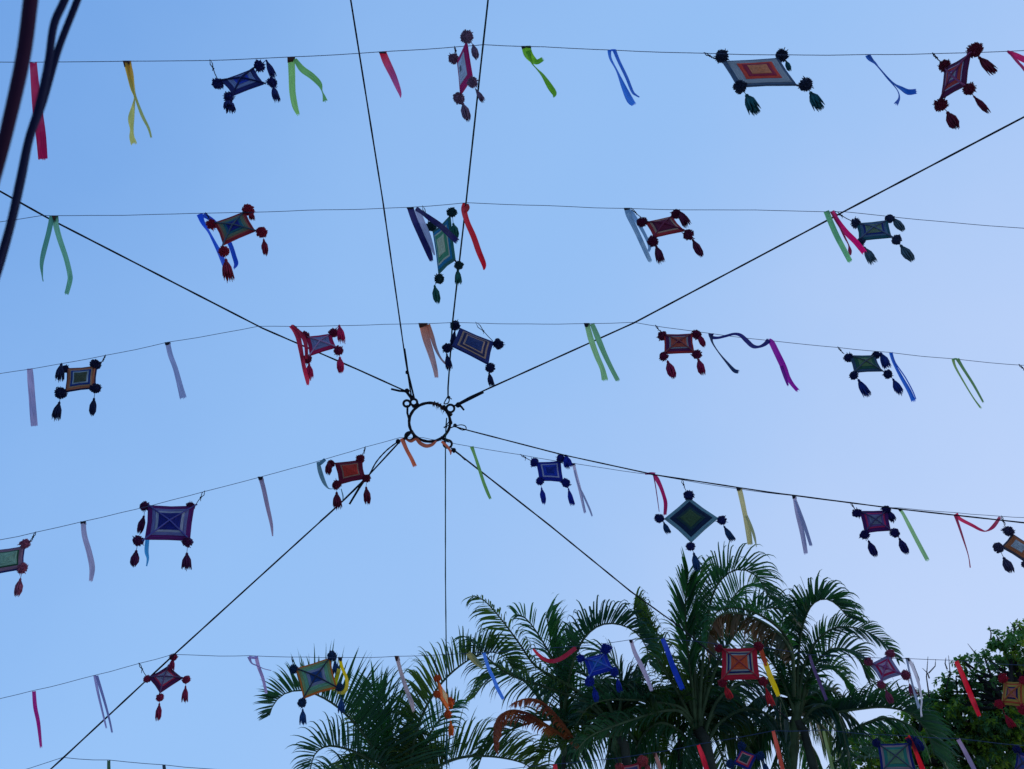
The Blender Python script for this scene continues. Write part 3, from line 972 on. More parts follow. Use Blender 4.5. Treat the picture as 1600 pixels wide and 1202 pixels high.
ornament("red and salmon yarn ornament peeking up at the bottom edge, left of a red ribbon", 6,
         [(971, 1198), (1000, 1192), (1008, 1222), (977, 1228)],
         [(.22, (176, 30, 40)), (.16, (190, 110, 96)), (.62, (70, 60, 96))], (178, 66, 60),
         [(0, 968, 1199, 6.5), (1, 1004, 1189, 8), (2, 1013, 1224, 7), (3, 976, 1233, 7)],
         [(1, 1010, 1192, 1014, 1212, 10)], (962, 0, 967, 1194), cross=False)
ornament("navy yarn ornament cut by the bottom right corner, in front of the leaves", 6,
         [(1590, 1174), (1620, 1182), (1614, 1214), (1585, 1206)],
         [(.3, (24, 30, 88)), (.2, (110, 80, 120)), (.5, (60, 80, 130))], (22, 28, 84),
         [(0, 1589, 1171, 6.5), (1, 1624, 1180, 7), (2, 1617, 1219, 7), (3, 1582, 1211, 7)],
         [(3, 1585, 1220, 1592, 1240, 10)], (1580, 0, 1588, 1168))
ornament("yarn ornament mostly beyond the right edge, only its cord loop showing, third line", 3,
         [(1610, 584), (1652, 584), (1662, 608), (1618, 610)],
         [(.3, (110, 30, 60)), (.7, (60, 80, 110))], (40, 30, 70),
         [(0, 1611, 588, 7), (1, 1654, 583, 7), (2, 1670, 613, 7), (3, 1617, 615, 7)],
         [(2, 1676, 620, 1686, 644, 12), (3, 1624, 622, 1634, 646, 12)], (1592, 0, 1604, 580))

# ------------------------------------------------------------------ ribbons
def strip(tail, D, W, flip=1, rnd=random, lag=0.8, fray=True, y0=None, off=0.0):
    """tail: (x, y, seen width px) along its middle. The ribbon has one true width W; where it looks narrower it is turned."""
    mb = MB()
    pts = catmull(tail, 5)
    ytop = tail[0][1] if y0 is None else y0
    n = len(pts)
    ls = 0.0
    prev = None
    total = sum(math.hypot(pts[i + 1][0] - pts[i][0], pts[i + 1][1] - pts[i][1]) for i in range(n - 1))
    acc = 0.0
    for i, (x, y, w) in enumerate(pts):
        w = max(w, 0.5)
        d = D - (y - ytop) * D / F * lag + off * min(1.0, 3.0 * i / n)
        a = pts[max(i - 1, 0)]; b = pts[min(i + 1, n - 1)]
        tx, ty = b[0] - a[0], b[1] - a[1]
        tl = math.hypot(tx, ty) or 1.0
        nx, ny = -ty / tl, tx / tl
        half = w * 0.5
        Wp = W * F / D
        dz = math.sqrt(max(Wp * Wp - w * w, 0)) * 0.5 * D / F * flip * 0.8
        p0 = P(x - nx * half, y - ny * half, d - dz)
        p1 = P(x + nx * half, y + ny * half, d + dz)
        mid = (p0 + p1) / 2 + BACK * ((0.14 + 0.10 * math.sin(i * .23 + D * 9)) * (p1 - p0).length * math.sin(i * 0.55 + D * 40))
        if i:
            acc += math.hypot(x - pts[i - 1][0], y - pts[i - 1][1])
        v = acc / max(total, 1)
        mb.v += [p0, mid, p1]
        if i:
            q = 3 * i
            for s in (0, 1):
                mb.face((q - 3 + s, q - 2 + s, q + 1 + s, q + s), [(s * .5, prev), (s * .5 + .5, prev), (s * .5 + .5, v), (s * .5, v)])
        prev = v
    if fray and pts[-1][2] > 2.0:
        # ragged cut end: a few teeth of loose threads
        e0, e1 = mb.v[-3].copy(), mb.v[-1].copy()
        x, y, w = pts[-1]; xa, ya, _ = pts[-2]
        dl = math.hypot(x - xa, y - ya) or 1
        dirv = (P(x, y, D) - P(xa, ya, D)).normalized()
        k = 5
        for j in range(k):
            a = e0.lerp(e1, j / k); b = e0.lerp(e1, (j + 1) / k)
            c = (a + b) / 2 + dirv * rnd.uniform(0.5, 3.4) * D / F
            i0 = len(mb.v); mb.v += [a, b, c]
            mb.face((i0, i0 + 1, i0 + 2), [(j / k, 1), ((j + 1) / k, 1), ((j + .5) / k, 1.02)])
    return mb


rib_i = 0


def ribbon(label, row, col, tails, tape=None, tip=None, W=0.058, depth=None, off=0.0):
    """tails: lists of (x, y, w) or (list, colour)"""
    global rib_i
    rib_i += 1
    rnd = random.Random(rib_i)
    x0, y0 = (tails[0][0][0], tails[0][0][1]) if not isinstance(tails[0], tuple) else (tails[0][0][0][0], tails[0][0][0][1])
    D = depth or sdep(row, x0)
    W = max(W, 0)
    root = thing("ribbon", label, "ribbon", P(x0, y0, D), "ribbons tied along the lines")
    for k, t in enumerate(tails):
        cc, tp = col, tip
        if isinstance(t, tuple):
            t, cc = t
            tp = None
        wmax = max(q[2] for q in t)
        Wt = max(W, wmax * D / F * 1.02)
        mb = strip(t, D + (0.006 if k == 0 else -0.006 * k), Wt, 1 if k % 2 == 0 else -1, rnd, y0=y0, off=(off[k] if isinstance(off, list) else off))
        build("tail", mb, satin(cc, tp), root)
    if tape:
        tl = tails[0][0] if isinstance(tails[0], tuple) else tails[0]
        xx, yy, ww = tl[0]
        h = tape if isinstance(tape, (int, float)) else 8
        x2, y2 = tl[1][0], tl[1][1]
        ll = math.hypot(x2 - xx, y2 - yy) or 1
        ux, uy = (x2 - xx) / ll, (y2 - yy) / ll
        mb = MB()
        w = (ww + 1.2) / 2
        # folded round the line: front flap, over the top, back flap
        rows = [(h, -.010), (h * .5, -.011), (0.0, -.010), (-1.2, 0.0), (0.0, .010), (h * .5, .011), (h * .8, .010)]
        jag = [rnd.uniform(-1.5, 1.5) for _ in range(3)]
        for ri, (s, dz) in enumerate(rows):
            for j in range(3):
                e = jag[j] if ri in (0, 6) else 0
                sx = xx + ux * (s + e); syy = yy + uy * (s + e)
                mb.v.append(P(sx + (j - 1) * w, syy, D + dz))
            if ri:
                q = 3 * ri
                for s2 in (0, 1):
                    mb.face((q - 3 + s2, q - 2 + s2, q + 1 + s2, q + s2))
        build("tape", mb, M_DTAPE if h <= 5 else M_TAPE, root)
    return root


G1 = (136, 198, 104); TG = (104, 170, 136); LIL = (176, 164, 206); GRB = (140, 152, 190); YEL = (226, 186, 34)
# topmost line
ribbon("wide crimson ribbon behind the near cables, left end of the topmost line", 1, (178, 6, 70),
       [[(52, 97, 11), (54.5, 130, 13), (59, 175, 16), (64, 212, 16), (67, 248, 15)]])
ribbon("yellow ribbon with two crossing tails, topmost line left of the navy ornament", 1, (214, 158, 20),
       [[(198, 96, 11), (203, 115, 11), (207, 138, 7), (210, 152, 2), (208.5, 165, 5), (205, 185, 10), (206, 202, 6), (206, 214, 8), (209, 224, 10)],
        [(200, 97, 10), (206, 130, 8), (211, 150, 4), (222, 180, 5), (232, 200, 4), (236, 214, 3)]], tape=9, tip=(206, 204, 110))
ribbon("light green ribbon with one tail blown out to the right, topmost line", 1, G1,
       [[(455, 90, 11), (456, 116, 10.5), (457, 144, 10), (461, 166, 9), (466, 179, 5)],
        [(461, 93, 6), (472, 108, 10), (487, 119, 10), (499, 131, 8), (503, 142, 2), (506, 150, 4), (508, 158, 8)]], tape=7)
ribbon("short red ribbon between the plain rope and light green ribbon, topmost line", 1, (208, 20, 44),
       [[(598, 82, 11), (604, 97, 12), (614, 118, 10.5), (621, 135, 8), (625, 146, 5), (626, 153, 1)]], tape=3, tip=(190, 70, 130))
ribbon("bright green curled ribbon with a thin tail, topmost line right of the twisted rope", 1, (120, 186, 20),
       [[(822, 73, 14), (825, 84, 14), (832, 93, 11), (839, 97, 8), (847, 93, 7)],
        [(826, 80, 10), (831, 98, 3), (838, 107, 2), (848, 118, 5), (859, 135, 9), (866, 146, 8), (865, 152, 2)]], tape=3)
ribbon("blue ribbon with two narrow parallel tails, topmost line left of the large grey ornament", 1, (44, 118, 214),
       [[(952, 79, 6), (954, 92, 4), (964, 111, 3), (975, 137, 8), (984, 156, 11), (990, 163, 8)],
        [(960, 79, 6), (967, 96, 5), (979, 121, 5), (988, 143, 4.5), (994, 149, 3), (999, 152, 2)], [(952, 80, 3), (956, 78.5, 3), (961, 79, 4)]])
ribbon("blue ribbon whipped into a thin twisted cord with curled tips, topmost line at right", 1, (24, 92, 176),
       [[(1356, 86, 9), (1359, 92, 7), (1370, 102, 2), (1387, 122, 3), (1398, 132, 3), (1408, 138, 6), (1419, 144, 9), (1431, 143, 8)],
        [(1357, 87, 7), (1370, 102.5, 2), (1387, 123, 2), (1402, 141, 1.5), (1405, 153, 3), (1400, 163, 7)]])
ribbon("magenta ribbon cut by the right edge, end of the topmost line", 1, (204, 24, 92),
       [[(1574, 80, 3), (1586, 86, 8), (1602, 94, 10), (1624, 102, 9)], [(1576, 81, 3), (1588, 95, 4), (1600, 108, 5), (1616, 132, 5)]])
# second line
ribbon("green forked ribbon spread like a long legged letter, left end of the second line", 2, TG,
       [[(86, 338, 9), (87, 350, 9), (93, 373, 8.5), (103, 403, 8), (109, 428, 8), (109, 440, 8), (104, 459, 7)],
        [(81, 338, 8), (79, 350, 8), (75, 368, 8), (68, 395, 8), (65, 413, 6), (66, 430, 2.5), (67, 440, .8)]], tape=10)
ribbon("blue ribbon partly behind the brick red ornament, second line at left", 2, (30, 84, 200),
       [[(312, 335, 10), (317, 348, 7), (326, 362, 4), (334, 377, 5), (343, 395, 7), (351, 414, 8), (357, 430, 7)],
        [(318, 336, 8), (334, 346, 6), (350, 365, 7), (360, 383, 7), (366, 401, 7), (369, 412, 7), (366, 419, 3)]], W=0.05, off=.22)
ribbon("wide navy ribbon with pale lilac underside and a tail across the green ornament, second line", 2, (32, 22, 92),
       [[(641, 325, 10), (648, 345, 10), (659, 370, 10), (670, 395, 9.5), (674, 407, 6)],
        ([(652, 327, 9), (659, 347, 10), (669, 370, 9), (676, 390, 5), (679, 399, 2)], (196, 190, 214)),
        ([(650, 326, 8), (659, 332, 6), (670, 340, 8), (688, 353, 9), (703, 367, 9), (714, 377, 9)], (30, 24, 84))], tape=3, W=0.05, off=[0, 0, -.18])
ribbon("bright red ribbon hanging at the twisted rope's crossing of the second line", 2, (190, 6, 32),
       [[(727, 318, 8), (725, 328, 9), (730, 347, 8.5), (740, 370, 9), (748, 393, 9), (756, 413, 7.5), (756, 422, 2)],
        [(730, 319, 4), (731, 325, 6), (727, 332, 5)]])
ribbon("pale blue grey ribbon left of the dark red ornament with tan square, second line", 2, (136, 170, 196),
       [[(980, 326, 9), (982, 336, 8.5), (991, 354, 8), (1003, 380, 7.5), (1013, 402, 7), (1016, 408, 6)],
        [(985, 329, 6), (992, 341, 7), (998, 350, 6), (1008, 368, 5), (1015, 385, 5), (1013, 393, 4)]], tape=3, off=[0, .2])
ribbon("straight light green ribbon beside a magenta one, where the thick rope crosses the second line", 2, (112, 190, 124),
       [[(1291, 330, 9), (1297, 345, 9), (1307, 368, 9), (1318, 389, 8.5), (1328, 408, 8)]])
ribbon("magenta ribbon overlapping the teal grey ornament, right part of the second line", 2, (226, 16, 108),
       [[(1300, 330, 7), (1308, 344, 7.5), (1321, 362, 9), (1336, 377, 9), (1350, 394, 9)],
        ([(1298, 331, 3), (1304, 341, 3), (1311, 353, 2.5), (1320, 371, 3), (1326, 383, 2), (1328, 392, 6), (1329, 399, 2)], (170, 20, 66))], off=-.15)
# third line
ribbon("lilac ribbon hanging left of the brown bordered ornament, third line", 3, (170, 156, 190),
       [[(46.5, 576, 9), (48, 595, 10.5), (50, 621, 10.5), (52, 647, 11), (53.5, 665, 11)]])
ribbon("grey blue ribbon hanging alone between two ornaments, left part of the third line", 3, GRB,
       [[(262, 536, 8), (266, 554, 8), (274, 576, 8), (281, 602, 9), (286, 621, 11)]], tape=3)
ribbon("crimson ribbon falling along the left side of the crimson ornament, third line", 3, (206, 24, 66),
       [[(454, 509, 6), (460, 516, 7), (466, 528, 8), (469, 542, 7.5), (472, 558, 6.5), (476, 578, 6.5), (480, 593, 6.5), (481, 601, 4)],
        [(456, 509, 5), (465, 517, 6), (473, 525, 7), (478, 540, 6), (479, 560, 5)]])
ribbon("orange ribbon with a long thin second tail, third line above the hoop", 3, (222, 120, 76),
       [[(661, 506, 13), (666, 529, 12), (675, 558, 9.5), (680, 577, 7.5), (682, 589, 6)],
        [(669, 507, 6), (675, 526, 7), (681, 545, 5), (690, 562, 3), (702, 573, 4)]], tape=7, tip=(190, 150, 146))
ribbon("wide light green two tailed ribbon hanging across the thick rope, third line", 3, (146, 198, 134),
       [[(917, 506, 8), (923, 529, 9), (932, 555, 8.5), (941, 576, 8), (945, 593, 10)],
        [(925, 506, 7), (934, 528, 9), (944, 552, 8), (955, 575, 7), (965, 594, 7)]], tape=5)
ribbon("navy ribbon looping along the third line with a thin dangling tail", 3, (30, 28, 104),
       [[(1111, 521, 9), (1112, 527, 6), (1122, 528, 4), (1135, 525, 4), (1147, 522, 4), (1157, 524, 5.5), (1166, 532, 7), (1176, 541, 6.5), (1186, 542, 4), (1195, 538, 6), (1201, 532, 8)],
        ([(1111, 523, 7), (1113, 535, 3), (1123, 551, 2), (1137, 568, 4), (1147, 579, 6), (1153, 581, 6)], (22, 48, 92))], W=0.045)
ribbon("violet ribbon with a forked end, right of the looping navy one", 3, (150, 8, 150),
       [[(1201, 532, 7), (1206, 536, 9), (1213, 550, 9.5), (1224, 573, 10), (1231, 590, 8), (1239, 602, 6), (1246, 610, 6)],
        [(1221, 572, 6), (1227, 590, 5), (1231, 602, 3)]])
ribbon("bright blue ribbon just right of the dark green ornament, third line", 3, (34, 112, 214),
       [[(1392, 551, 6), (1396, 566, 4), (1408, 589, 5.5), (1420, 610, 6.5), (1427, 626, 7)],
        [(1393, 552, 4), (1399, 567, 2), (1414, 589, 2), (1426, 611, 2), (1431, 624, 2)]], W=0.045)
ribbon("pale olive green ribbon with two thin tails, right end of the third line", 3, (136, 172, 96),
       [[(1489, 561, 5), (1493, 574, 3.5), (1507, 599, 2.5), (1521, 622, 2.2), (1532, 637, 3)],
        [(1496, 561, 6), (1505, 576, 4.5), (1521, 601, 4), (1536, 628, 3)], [(1489, 562, 3), (1493, 561, 3), (1497, 562, 3)]], W=0.045)
# fourth line
ribbon("lilac ribbon between the mauve and large purple ornaments, fourth line", 4, (170, 162, 190),
       [[(130, 816, 8), (132, 837, 8.5), (139, 862, 9), (144, 887, 9), (142, 907, 6)]], tape=3)
ribbon("sky blue ribbon mostly hidden behind the large purple ornament", 4, (60, 150, 206),
       [[(236, 790, 6), (233, 820, 6), (230, 846, 6.5), (229, 862, 6.5), (231, 873, 4), (229, 885, 2)]], depth=6.25, W=0.05, off=.25)
ribbon("long tapering mauve grey ribbon alone left of the red centred ornament, fourth line", 4, (150, 132, 156),
       [[(407, 746, 7), (412, 764, 7), (418, 792, 6.5), (424, 819, 5), (426, 838, 2)]], tape=4)
ribbon("grey teal ribbon curling under the red centred ornament, fourth line", 4, (96, 134, 146),
       [[(497, 722, 5), (500, 736, 7), (506, 753, 6), (513, 763, 2), (520, 764, 1)], [(508, 718, 5), (502, 723, 6), (498, 727, 4)],
        [(533, 764, 1.5), (536, 776, 2), (535, 783, 1)]], W=0.045)
ribbon("rust orange ribbon wound round the foot of the hoop with a straight tail", 4, (206, 100, 66),
       [[(628, 685, 7), (635, 702, 6), (643, 717, 6), (648, 728, 6.5)],
        [(635, 686, 4), (642, 690, 4), (650, 686, 5), (657, 693, 6), (666, 697, 6), (675, 695, 5), (681, 690, 3)],
        [(690, 690, 4), (699, 698, 4), (704, 706, 3.5), (704, 711, 1)]], W=0.045)
ribbon("narrow green ribbon just right of the hoop, over the lower right rope", 4, (112, 164, 84),
       [[(737, 698, 6), (742, 712, 4.5), (748, 730, 5), (755, 752, 5), (762, 770, 5), (766, 779, 4)]], W=0.05)
ribbon("white two tailed ribbon beside the royal blue ornament, fourth line", 4, (184, 180, 206),
       [[(896, 725, 4.5), (900, 742, 5), (906, 765, 5), (910, 783, 4.5), (914, 801, 4)], [(898, 735, 3), (903, 755, 2), (912, 775, 3), (921, 795, 3), (925, 806, 2.5)]], tape=3, W=0.05)
ribbon("dark magenta ribbon tied by the diamond ornament with a threadlike tail, fourth line", 4, (176, 8, 90),
       [[(1021, 741, 4), (1026, 748, 7), (1032, 760, 6), (1037, 774, 5.5), (1040, 787, 6), (1039, 804, 5)],
        [(1021, 742, 2), (1024, 758, 1.6), (1027, 778, 1.4), (1030, 800, 1)], [(1008, 741, 2), (1016, 740, 4), (1023, 741, 5)]], W=0.05)
ribbon("cream yellow forked ribbon above the tallest palm fronds, fourth line", 4, (206, 196, 134),
       [[(1155, 763, 8), (1159, 780, 8), (1164, 804, 7.5), (1169, 828, 9), (1172, 850, 8)], [(1166, 806, 5), (1174, 824, 4.5), (1179, 840, 4), (1182, 855, 1)]], tape=3)
ribbon("white lilac ribbon with a notched end, fourth line right of the diamond ornament", 4, (170, 166, 196),
       [[(1241, 776, 5.5), (1246, 802, 7), (1254, 835, 7.5), (1259, 864, 6.5)], [(1243, 782, 4), (1256, 818, 5.5), (1267, 852, 5)]], tape=4)
ribbon("light green ribbon hanging straight right of the purple and pink ornament, fourth line", 4, (146, 196, 132),
       [[(1406, 796, 5), (1411, 803, 5), (1420, 820, 6), (1434, 847, 6.5), (1449, 875, 6.5)]], tape=3)
ribbon("pink ribbon slung in a curve along the right end of the fourth line", 4, (220, 34, 80),
       [[(1494, 803, 6), (1500, 811, 5.5), (1519, 821, 5), (1532, 828, 4), (1541, 830, 2), (1552, 823, 6), (1562, 809, 5)],
        [(1492, 804, 5), (1497, 818, 4), (1505, 842, 3), (1513, 868, 1.5), (1516, 887, 2)]], W=0.045)
# fifth line
ribbon("magenta ribbon near the left edge, fifth line", 5, (176, 0, 118), [[(53, 1080, 6), (55, 1105, 6.5), (60, 1130, 6), (64, 1167, 4)]], W=0.05)
ribbon("white lilac ribbon with two narrow tails over the corner rope, fifth line", 5, (156, 150, 196),
       [[(148, 1055, 5), (153, 1082, 4), (160, 1112, 3.2), (166, 1137, 2.6)], [(151, 1056, 5), (163, 1095, 4), (171, 1125, 3.2), (175, 1144, 3)]], W=0.045)
ribbon("pale pink ribbon tied in a bow beside the leftmost palm frond, fifth line", 5, (196, 160, 200),
       [[(400, 1026, 6), (404, 1042, 5.5), (411, 1061, 5), (416, 1083, 4)], [(389, 1026, 6), (393, 1036, 2.5), (401, 1040, 1.8), (412, 1045, 1.2), (424, 1048, 1.2)], [(389, 1026.5, 4), (396, 1028, 4), (402, 1027, 5)]], W=0.045)
ribbon("bright yellow ribbon knotted behind the orange edged ornament", 5, (220, 190, 16),
       [[(531, 1028, 5), (534, 1042, 5), (541, 1059, 5), (542, 1072, 5.5), (537, 1082, 6), (527, 1082, 4.5)], [(530, 1045, 6), (526, 1062, 5.5), (521, 1078, 4)]], tape=5, W=0.05, off=.15)
ribbon("dirty white ribbon with rusty top, before the second left palm frond", 5, (176, 156, 158),
       [[(620, 1026, 6), (626, 1049, 6), (635, 1077, 6.5), (643, 1098, 7), (646, 1111, 4)]], tape=7)
ribbon("olive cream ribbon against the drooping frond tips, left of the pale blue one", 5, (150, 142, 84),
       [[(731, 1020, 8), (738, 1028, 10), (746, 1036, 9), (754, 1042, 6)]], W=0.06)
ribbon("pale blue ribbon hanging in front of the middle palm's drooping fronds", 5, (70, 130, 226),
       [[(756, 1020, 5), (763, 1043, 5.5), (771, 1060, 5.5), (777, 1075, 6), (786, 1092, 5)]], W=0.05)
ribbon("red ribbon sagging in a shallow curve between palm crowns, fifth line", 5, (206, 16, 44),
       [[(833, 1014, 3), (841, 1023, 5), (852, 1031, 6), (866, 1033, 6.5), (882, 1026, 7), (899, 1013, 7)]], W=0.05)
ribbon("dusty white ribbon hanging against the gap between the middle palm fronds", 5, (184, 168, 188),
       [[(986, 1001, 5), (992, 1020, 6.5), (1002, 1040, 7), (1012, 1062, 6.5), (1018, 1079, 5)]], tape=5)
ribbon("royal blue ribbon in front of the tall palm, right of the dusty white one", 5, (24, 62, 176),
       [[(1035, 998, 6), (1041, 1012, 8), (1048, 1032, 8), (1057, 1055, 9), (1066, 1076, 8)]])
ribbon("yellow ribbon with orange top touching the large bright red ornament", 5, (222, 190, 14),
       [[(1196, 1036, 8), (1204, 1058, 8), (1211, 1074, 8), (1216, 1087, 6)], ([(1188, 1010, 6), (1191, 1022, 7), (1195, 1032, 7), (1198, 1040, 6)], (214, 70, 20))], W=0.055)
ribbon("dark plum ribbon almost lost against the right hand palm fronds", 5, (74, 54, 96),
       [[(1265, 1024, 4), (1272, 1046, 5), (1282, 1070, 5), (1291, 1093, 5)]], W=0.05)
ribbon("white ribbon with two slim tails right of the pale pink ornament, fifth line", 5, (206, 204, 214),
       [[(1418, 1029, 6), (1425, 1040, 5), (1435, 1067, 4.5), (1440, 1093, 3), (1439, 1108, 2.5), (1440, 1119, 3)], [(1417, 1030, 4), (1421, 1050, 3), (1427, 1075, 3.5), (1436, 1106, 5)]], tape=5, W=0.045)
ribbon("glossy red ribbon in front of the broadleaf tree, fifth line", 5, (216, 16, 42),
       [[(1494, 1033, 7), (1503, 1053, 7.5), (1513, 1077, 8), (1521, 1097, 8), (1530, 1118, 6)]])
# lowest line
ribbon("bright red ribbon reaching the bottom edge below the middle palms", 6, (230, 20, 46), [[(1091, 1164, 5), (1097, 1180, 7.5), (1104, 1202, 8), (1110, 1222, 8)]])
ribbon("rust brown ribbon at the bottom edge right of the navy and red diamond", 6, (196, 76, 54), [[(1208, 1142, 5), (1214, 1166, 6.5), (1220, 1190, 6.5), (1226, 1216, 6)]])
ribbon("dull brown ribbon stub at the bottom edge between the two red pieces", 6, (158, 110, 100), [[(1023, 1177, 5), (1030, 1196, 6), (1036, 1220, 6)]], tape=6)
ribbon("mauve grey ribbon at the bottom edge in front of the broadleaf foliage", 6, (150, 128, 156), [[(1497, 1155, 6), (1507, 1173, 6.5), (1521, 1200, 7), (1532, 1224, 7)]])
ribbon("red ribbon twisting down behind the navy framed ornament at the bottom right", 6, (222, 26, 40), [[(1417, 1151, 9), (1424, 1160, 6), (1431, 1175, 6), (1440, 1198, 8), (1450, 1222, 8)]])
ribbon("dark green ribbon stub at the bottom edge, nearest the corner rope", 6, (44, 90, 54), [[(170, 1188, 5), (170, 1200, 5.5), (171, 1222, 6)]])
ribbon("dark ribbon stub at the bottom edge, second from the corner rope", 6, (34, 50, 60), [[(256, 1195, 5), (257, 1205, 5.5), (258, 1224, 6)]])
ribbon("pale olive ribbon hanging in front of the right palm's lower fronds", 6, (120, 140, 80), [[(1287, 1142, 4), (1292, 1165, 5), (1300, 1198, 5.5), (1306, 1222, 5)]])
ribbon("small red ribbon stub at the bottom edge under the middle palm's dead frond", 6, (196, 22, 40), [[(867, 1194, 6), (868, 1204, 7), (870, 1222, 6)]])

# ------------------------------------------------------------------ palms
PL_A = leafmat("palm_leaf_dark", (0.011, 0.045, 0.030, 1), (0.034, 0.105, 0.038, 1), 0.45)
PL_B = leafmat("palm_leaf_fresh", (0.020, 0.080, 0.032, 1), (0.050, 0.155, 0.046, 1), 0.5)
PL_C = leafmat("palm_leaf_olive", (0.036, 0.076, 0.020, 1), (0.120, 0.150, 0.032, 1), 0.55)
PL_D = leafmat("palm_leaf_dead", (0.26, 0.045, 0.020, 1), (0.50, 0.125, 0.030, 1), 0.35, (1.2, 1.0, 0.7, 1), 3.0, 0.7)
PL_Y = leafmat("palm_leaf_browning", (0.040, 0.050, 0.016, 1), (0.180, 0.075, 0.022, 1), 0.35, (1.2, 1.1, 0.6, 1), 3.0, 0.6)
PM_STEM = plain("palm_stem", (74, 88, 52), 0.6, scale=8, lo=0.6, hi=1.2)
PM_TRUNK = plain("palm_trunk_bark", (62, 60, 48), 0.85, scale=6, lo=0.5, hi=1.2, bump=0.5)


def frond(root, pts, Lpx, mat, side=1, roll=0.0, vee=48.0, n=44, width=3.3, start=0.16, droop=0.75, fwd=0.55, end_l=0.35, rnd=None, label=None, peak=0.45, hook=1.1):
    """pts: (x, y, depth) of the rachis from base to tip. side +1: leaflets rise on the left of the way it runs."""
    rnd = rnd or random
    if mat is PL_A:
        mat = rnd.choice([PL_A, PL_A, PL_C, PL_B, PL_A])
    q = [P(*p) for p in catmull(pts, 8)]
    # arc-length table
    cum = [0.0]
    for a, b in zip(q, q[1:]):
        cum.append(cum[-1] + (b - a).length)
    tot = cum[-1]

    def at(t):
        s = t * tot
        for i in range(len(q) - 1):
            if cum[i + 1] >= s:
                f = (s - cum[i]) / max(cum[i + 1] - cum[i], 1e-9)
                return q[i].lerp(q[i + 1], f), (q[i + 1] - q[i]).normalized()
        return q[-1], (q[-1] - q[-2]).normalized()
    mb = MB()
    dm = sum(p[2] for p in pts) / len(pts)
    pxm = dm / F
    for sd in (1, -1):
        for k in range(n):
            t = start + (1 - start) * (k + rnd.uniform(-.25, .25)) / (n - 1)
            t = min(max(t, 0.0), 0.995)
            p, T = at(t)
            N = BACK.cross(T).normalized() * side
            N = (N - T * N.dot(T)).normalized()
            Dp = T.cross(N).normalized()
            ang = math.radians(roll + sd * vee + rnd.uniform(-14, 14))
            perp = N * math.cos(ang) + Dp * math.sin(ang)
            u = (t - start) / (1 - start)
            prof = (0.55 + 0.45 * min(u / peak, 1.0)) if u < peak else (1 - (1 - end_l) * ((u - peak) / (1 - peak)) ** 1.5)
            L = Lpx * pxm * prof * rnd.uniform(.82, 1.12)
            d = (perp + T * (fwd + 0.5 * u + rnd.uniform(-.1, .1))).normalized()
            if rnd.random() < .05:
                continue
            dr = droop * rnd.uniform(.7, 1.7)
            w = width * pxm * 0.5 * rnd.uniform(.85, 1.1)
            wid = T.cross(d).cross(d).normalized() if T.cross(d).length > 1e-3 else N
            wid = Matrix.Rotation(rnd.gauss(0, .75), 3, d) @ wid
            cur = p.copy()
            seg = 8
            base = len(mb.v)
            dirc = d.copy()
            limp = rnd.random() < 0.16
            hk = rnd.uniform(.3, 1.5)
            for s in range(seg + 1):
                f = s / seg
                ww = w * (0.55 + 1.8 * f if f < .25 else 1.0 * (1 - ((f - .25) / .75) ** 1.8) + 0.03)
                mb.v.append(cur - wid * ww); mb.v.append(cur + wid * ww)
                if s:
                    b0 = base + 2 * s
                    mb.face((b0 - 2, b0 - 1, b0 + 1, b0))
                g = dr * (f ** 1.5) * (0.42 if not limp else 0.9)
                if hook and f > .55:
                    g += hook * hk * (f - .5)
                dirc = (dirc + DOWN * g).normalized()
                wid = (wid - dirc * wid.dot(dirc)).normalized()
                cur = cur + dirc * (L / seg)
    o = build("frond", mb, mat, root, smooth=False)
    mb = MB()
    rp = [at(i / 26)[0] for i in range(27)]
    mb.tube(rp, [max(2.6 * (1 - i / 26) + 0.7, .6) * pxm for i in range(27)], 6)
    build_sub("rachis", mb, PM_STEM if mat is not PL_D else mat, o, root.location)
    if label:
        o["label"] = label
    return o


def palm(label, trunks, base_d):
    g = P(trunks[0][0][0], trunks[0][0][1], base_d)
    root = thing("palm_tree", label, "palm tree", Vector((g.x, g.y, 0)), "slender palms behind the lines")
    for tr in trunks:
        top = P(*tr[0][:2], base_d + tr[0][3])
        foot = Vector((g.x + tr[1][0], g.y + tr[1][1], 0))
        mb = MB()
        pts, rs = [], []
        n = 48
        r0 = tr[0][2] * 0.5 * base_d / F
        for i in range(n + 1):
            t = i / n
            p = foot.lerp(top, t)
            p = p + Vector((0.10 * math.sin(t * 2.4 + tr[1][0] * 5), 0.06 * math.sin(t * 3), 0))
            p = p + (top - foot.lerp(top, 1)) * 0
            pts.append(p)
            rs.append(r0 * (1.15 - .3 * t) * (1.0 + (0.10 if i % 4 == 0 else 0)))
        pts[-1] = top
        mb.tube(pts, rs, 10)
        build("trunk", mb, PM_TRUNK, root)
    return root


def rel(pts, D, dd):
    """pixel path -> with depths running from D to D + dd"""
    n = len(pts)
    return [(x, y, D + dd * (i / (n - 1)) ** 1.3) for i, (x, y) in enumerate(pts)]


rp_ = random.Random(5)
